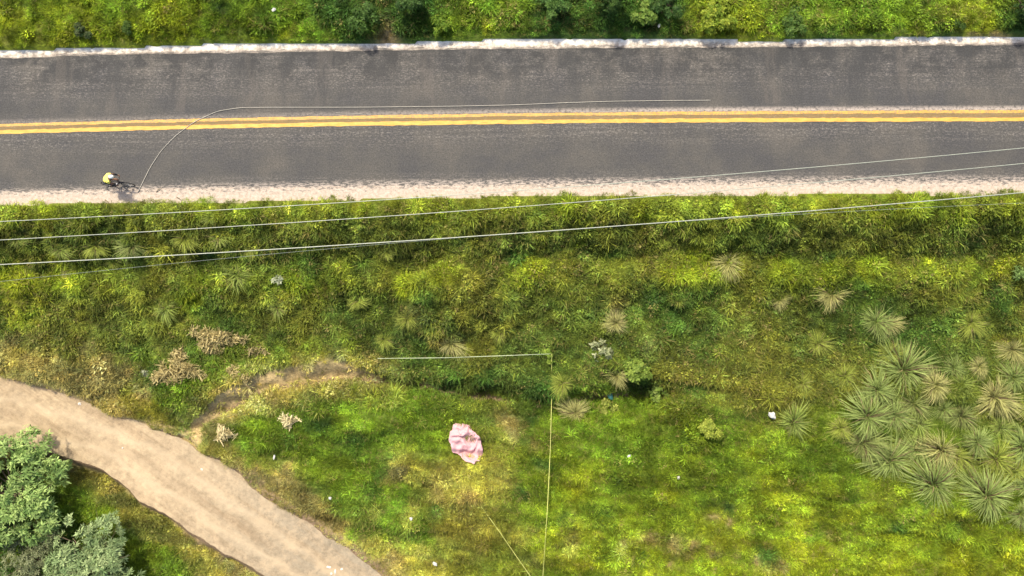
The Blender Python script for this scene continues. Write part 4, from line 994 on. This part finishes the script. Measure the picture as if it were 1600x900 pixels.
edges = [(i, i + 1) for i in range(6)]; rad = [(.15, .12), (.15, .115), (.17, .12), (.12, .08), .055, .095, .075]
def limb(ch, start, rs):
    a = start
    for p, r in zip(ch, rs): pts.append(p); rad.append(r); edges.append((a, len(pts) - 1)); a = len(pts) - 1
    return a
hands = []
for s in (-1, 1):
    limb([(.64, .19 * s, 1.42), (.74, .29 * s, 1.20), (.86, .28 * s, 1.04), (.91, .275 * s, 1.015)], 3, [.06, .048, .034, .035])
    ped = (.44 + .155 * s, .13 * s, .29 - .05 * s)
    limb([(.27, .10 * s, .98), (.62 + .07 * s, .13 * s, .76 - .03 * s), (ped[0] - .06, ped[1], ped[2] + .12), (ped[0] - .06, ped[1], ped[2] + .05), (ped[0] + .10, ped[1], ped[2] + .035)], 0, [.09, .06, .04, .04, .03])
skin('body', pts, edges, rad, m_skin, rd)
for s in (-1, 1):   # fingers closed round the grip
    for k in range(4):
        y0 = (.285 - .021 * k) * s; ln = (.06, .068, .065, .055)[3 - k]
        bm = bmesh.new(); tube_bm(bm, [(.905, y0, 1.03), (.935, y0, 1.025), (.945, y0, .995), (.925, y0, .995 - ln * .35)], .0095, 6, True, .008); bmobj('finger', bm, m_skin, rd)
    bm = bmesh.new(); tube_bm(bm, [(.89, .235 * s, 1.02), (.895, .215 * s, .99), (.915, .21 * s, .975)], .011, 6, True, .009); bmobj('thumb', bm, m_skin, rd)
skin('jersey', [(.25, 0, 1.06), (.38, 0, 1.22), (.54, 0, 1.37), (.66, 0, 1.45), (.61, .20, 1.40), (.66, .26, 1.30), (.61, -.20, 1.40), (.66, -.26, 1.30)], [(0, 1), (1, 2), (2, 3), (2, 4), (4, 5), (2, 6), (6, 7)], [(.20, .15), (.215, .15), (.23, .15), (.15, .10), .10, .08, .10, .08], m_jer, rd)
for s in (-1, 1): skin('sleeve', [(.66, .26 * s, 1.30), (.74, .292 * s, 1.19), (.85, .285 * s, 1.05)], [(0, 1), (1, 2)], [.062, .058, .045], m_slv, rd)
skin('shorts', [(.24, 0, 1.01), (.28, .10, .97), (.50, .125, .85), (.28, -.10, .97), (.48, -.125, .82)], [(0, 1), (1, 2), (0, 3), (3, 4)], [(.17, .14), .11, .085, .11, .085], m_shr, rd)
for s in (-1, 1):
    bm = bmesh.new(); ped = (.44 + .155 * s, .13 * s, .29 - .05 * s); tube_bm(bm, [(ped[0] - .12, ped[1], ped[2] + .055), (ped[0], ped[1], ped[2] + .05), (ped[0] + .15, ped[1], ped[2] + .035)], .05, 10, True, .03); bmobj('shoe', bm, m_blk, rd)
bm = bmesh.new(); bmesh.ops.create_uvsphere(bm, u_segments=20, v_segments=12, radius=1)
for v in list(bm.verts):
    v.co = Vector((v.co.x * .145 + .87, v.co.y * .11, max(v.co.z, -.25) * .12 + 1.645))
bmobj('helmet', bm, m_hel, rd)
bm = bmesh.new(); bmesh.ops.create_uvsphere(bm, u_segments=12, v_segments=8, radius=1)
for v in list(bm.verts): v.co = Vector((v.co.x * .02 + .985, v.co.y * .014, v.co.z * .028 + 1.575))
bmobj('nose', bm, m_skin, rd)
for s in (-1, 1):
    bm = bmesh.new(); bmesh.ops.create_uvsphere(bm, u_segments=8, v_segments=6, radius=.014)
    for v in bm.verts: v.co += Vector((.965, .034 * s, 1.60))
    bmobj('eye', bm, m_hair, rd)
    bm = bmesh.new(); bmesh.ops.create_uvsphere(bm, u_segments=8, v_segments=6, radius=1)
    for v in bm.verts: v.co = Vector((v.co.x * .022 + .87, v.co.y * .012 + .095 * s, v.co.z * .03 + 1.585))
    bmobj('ear', bm, m_skin, rd)
bm = bmesh.new(); tube_bm(bm, [(.968, -.025, 1.545), (.975, 0, 1.543), (.968, .025, 1.545)], .006, 6); bmobj('mouth', bm, m_hair, rd)
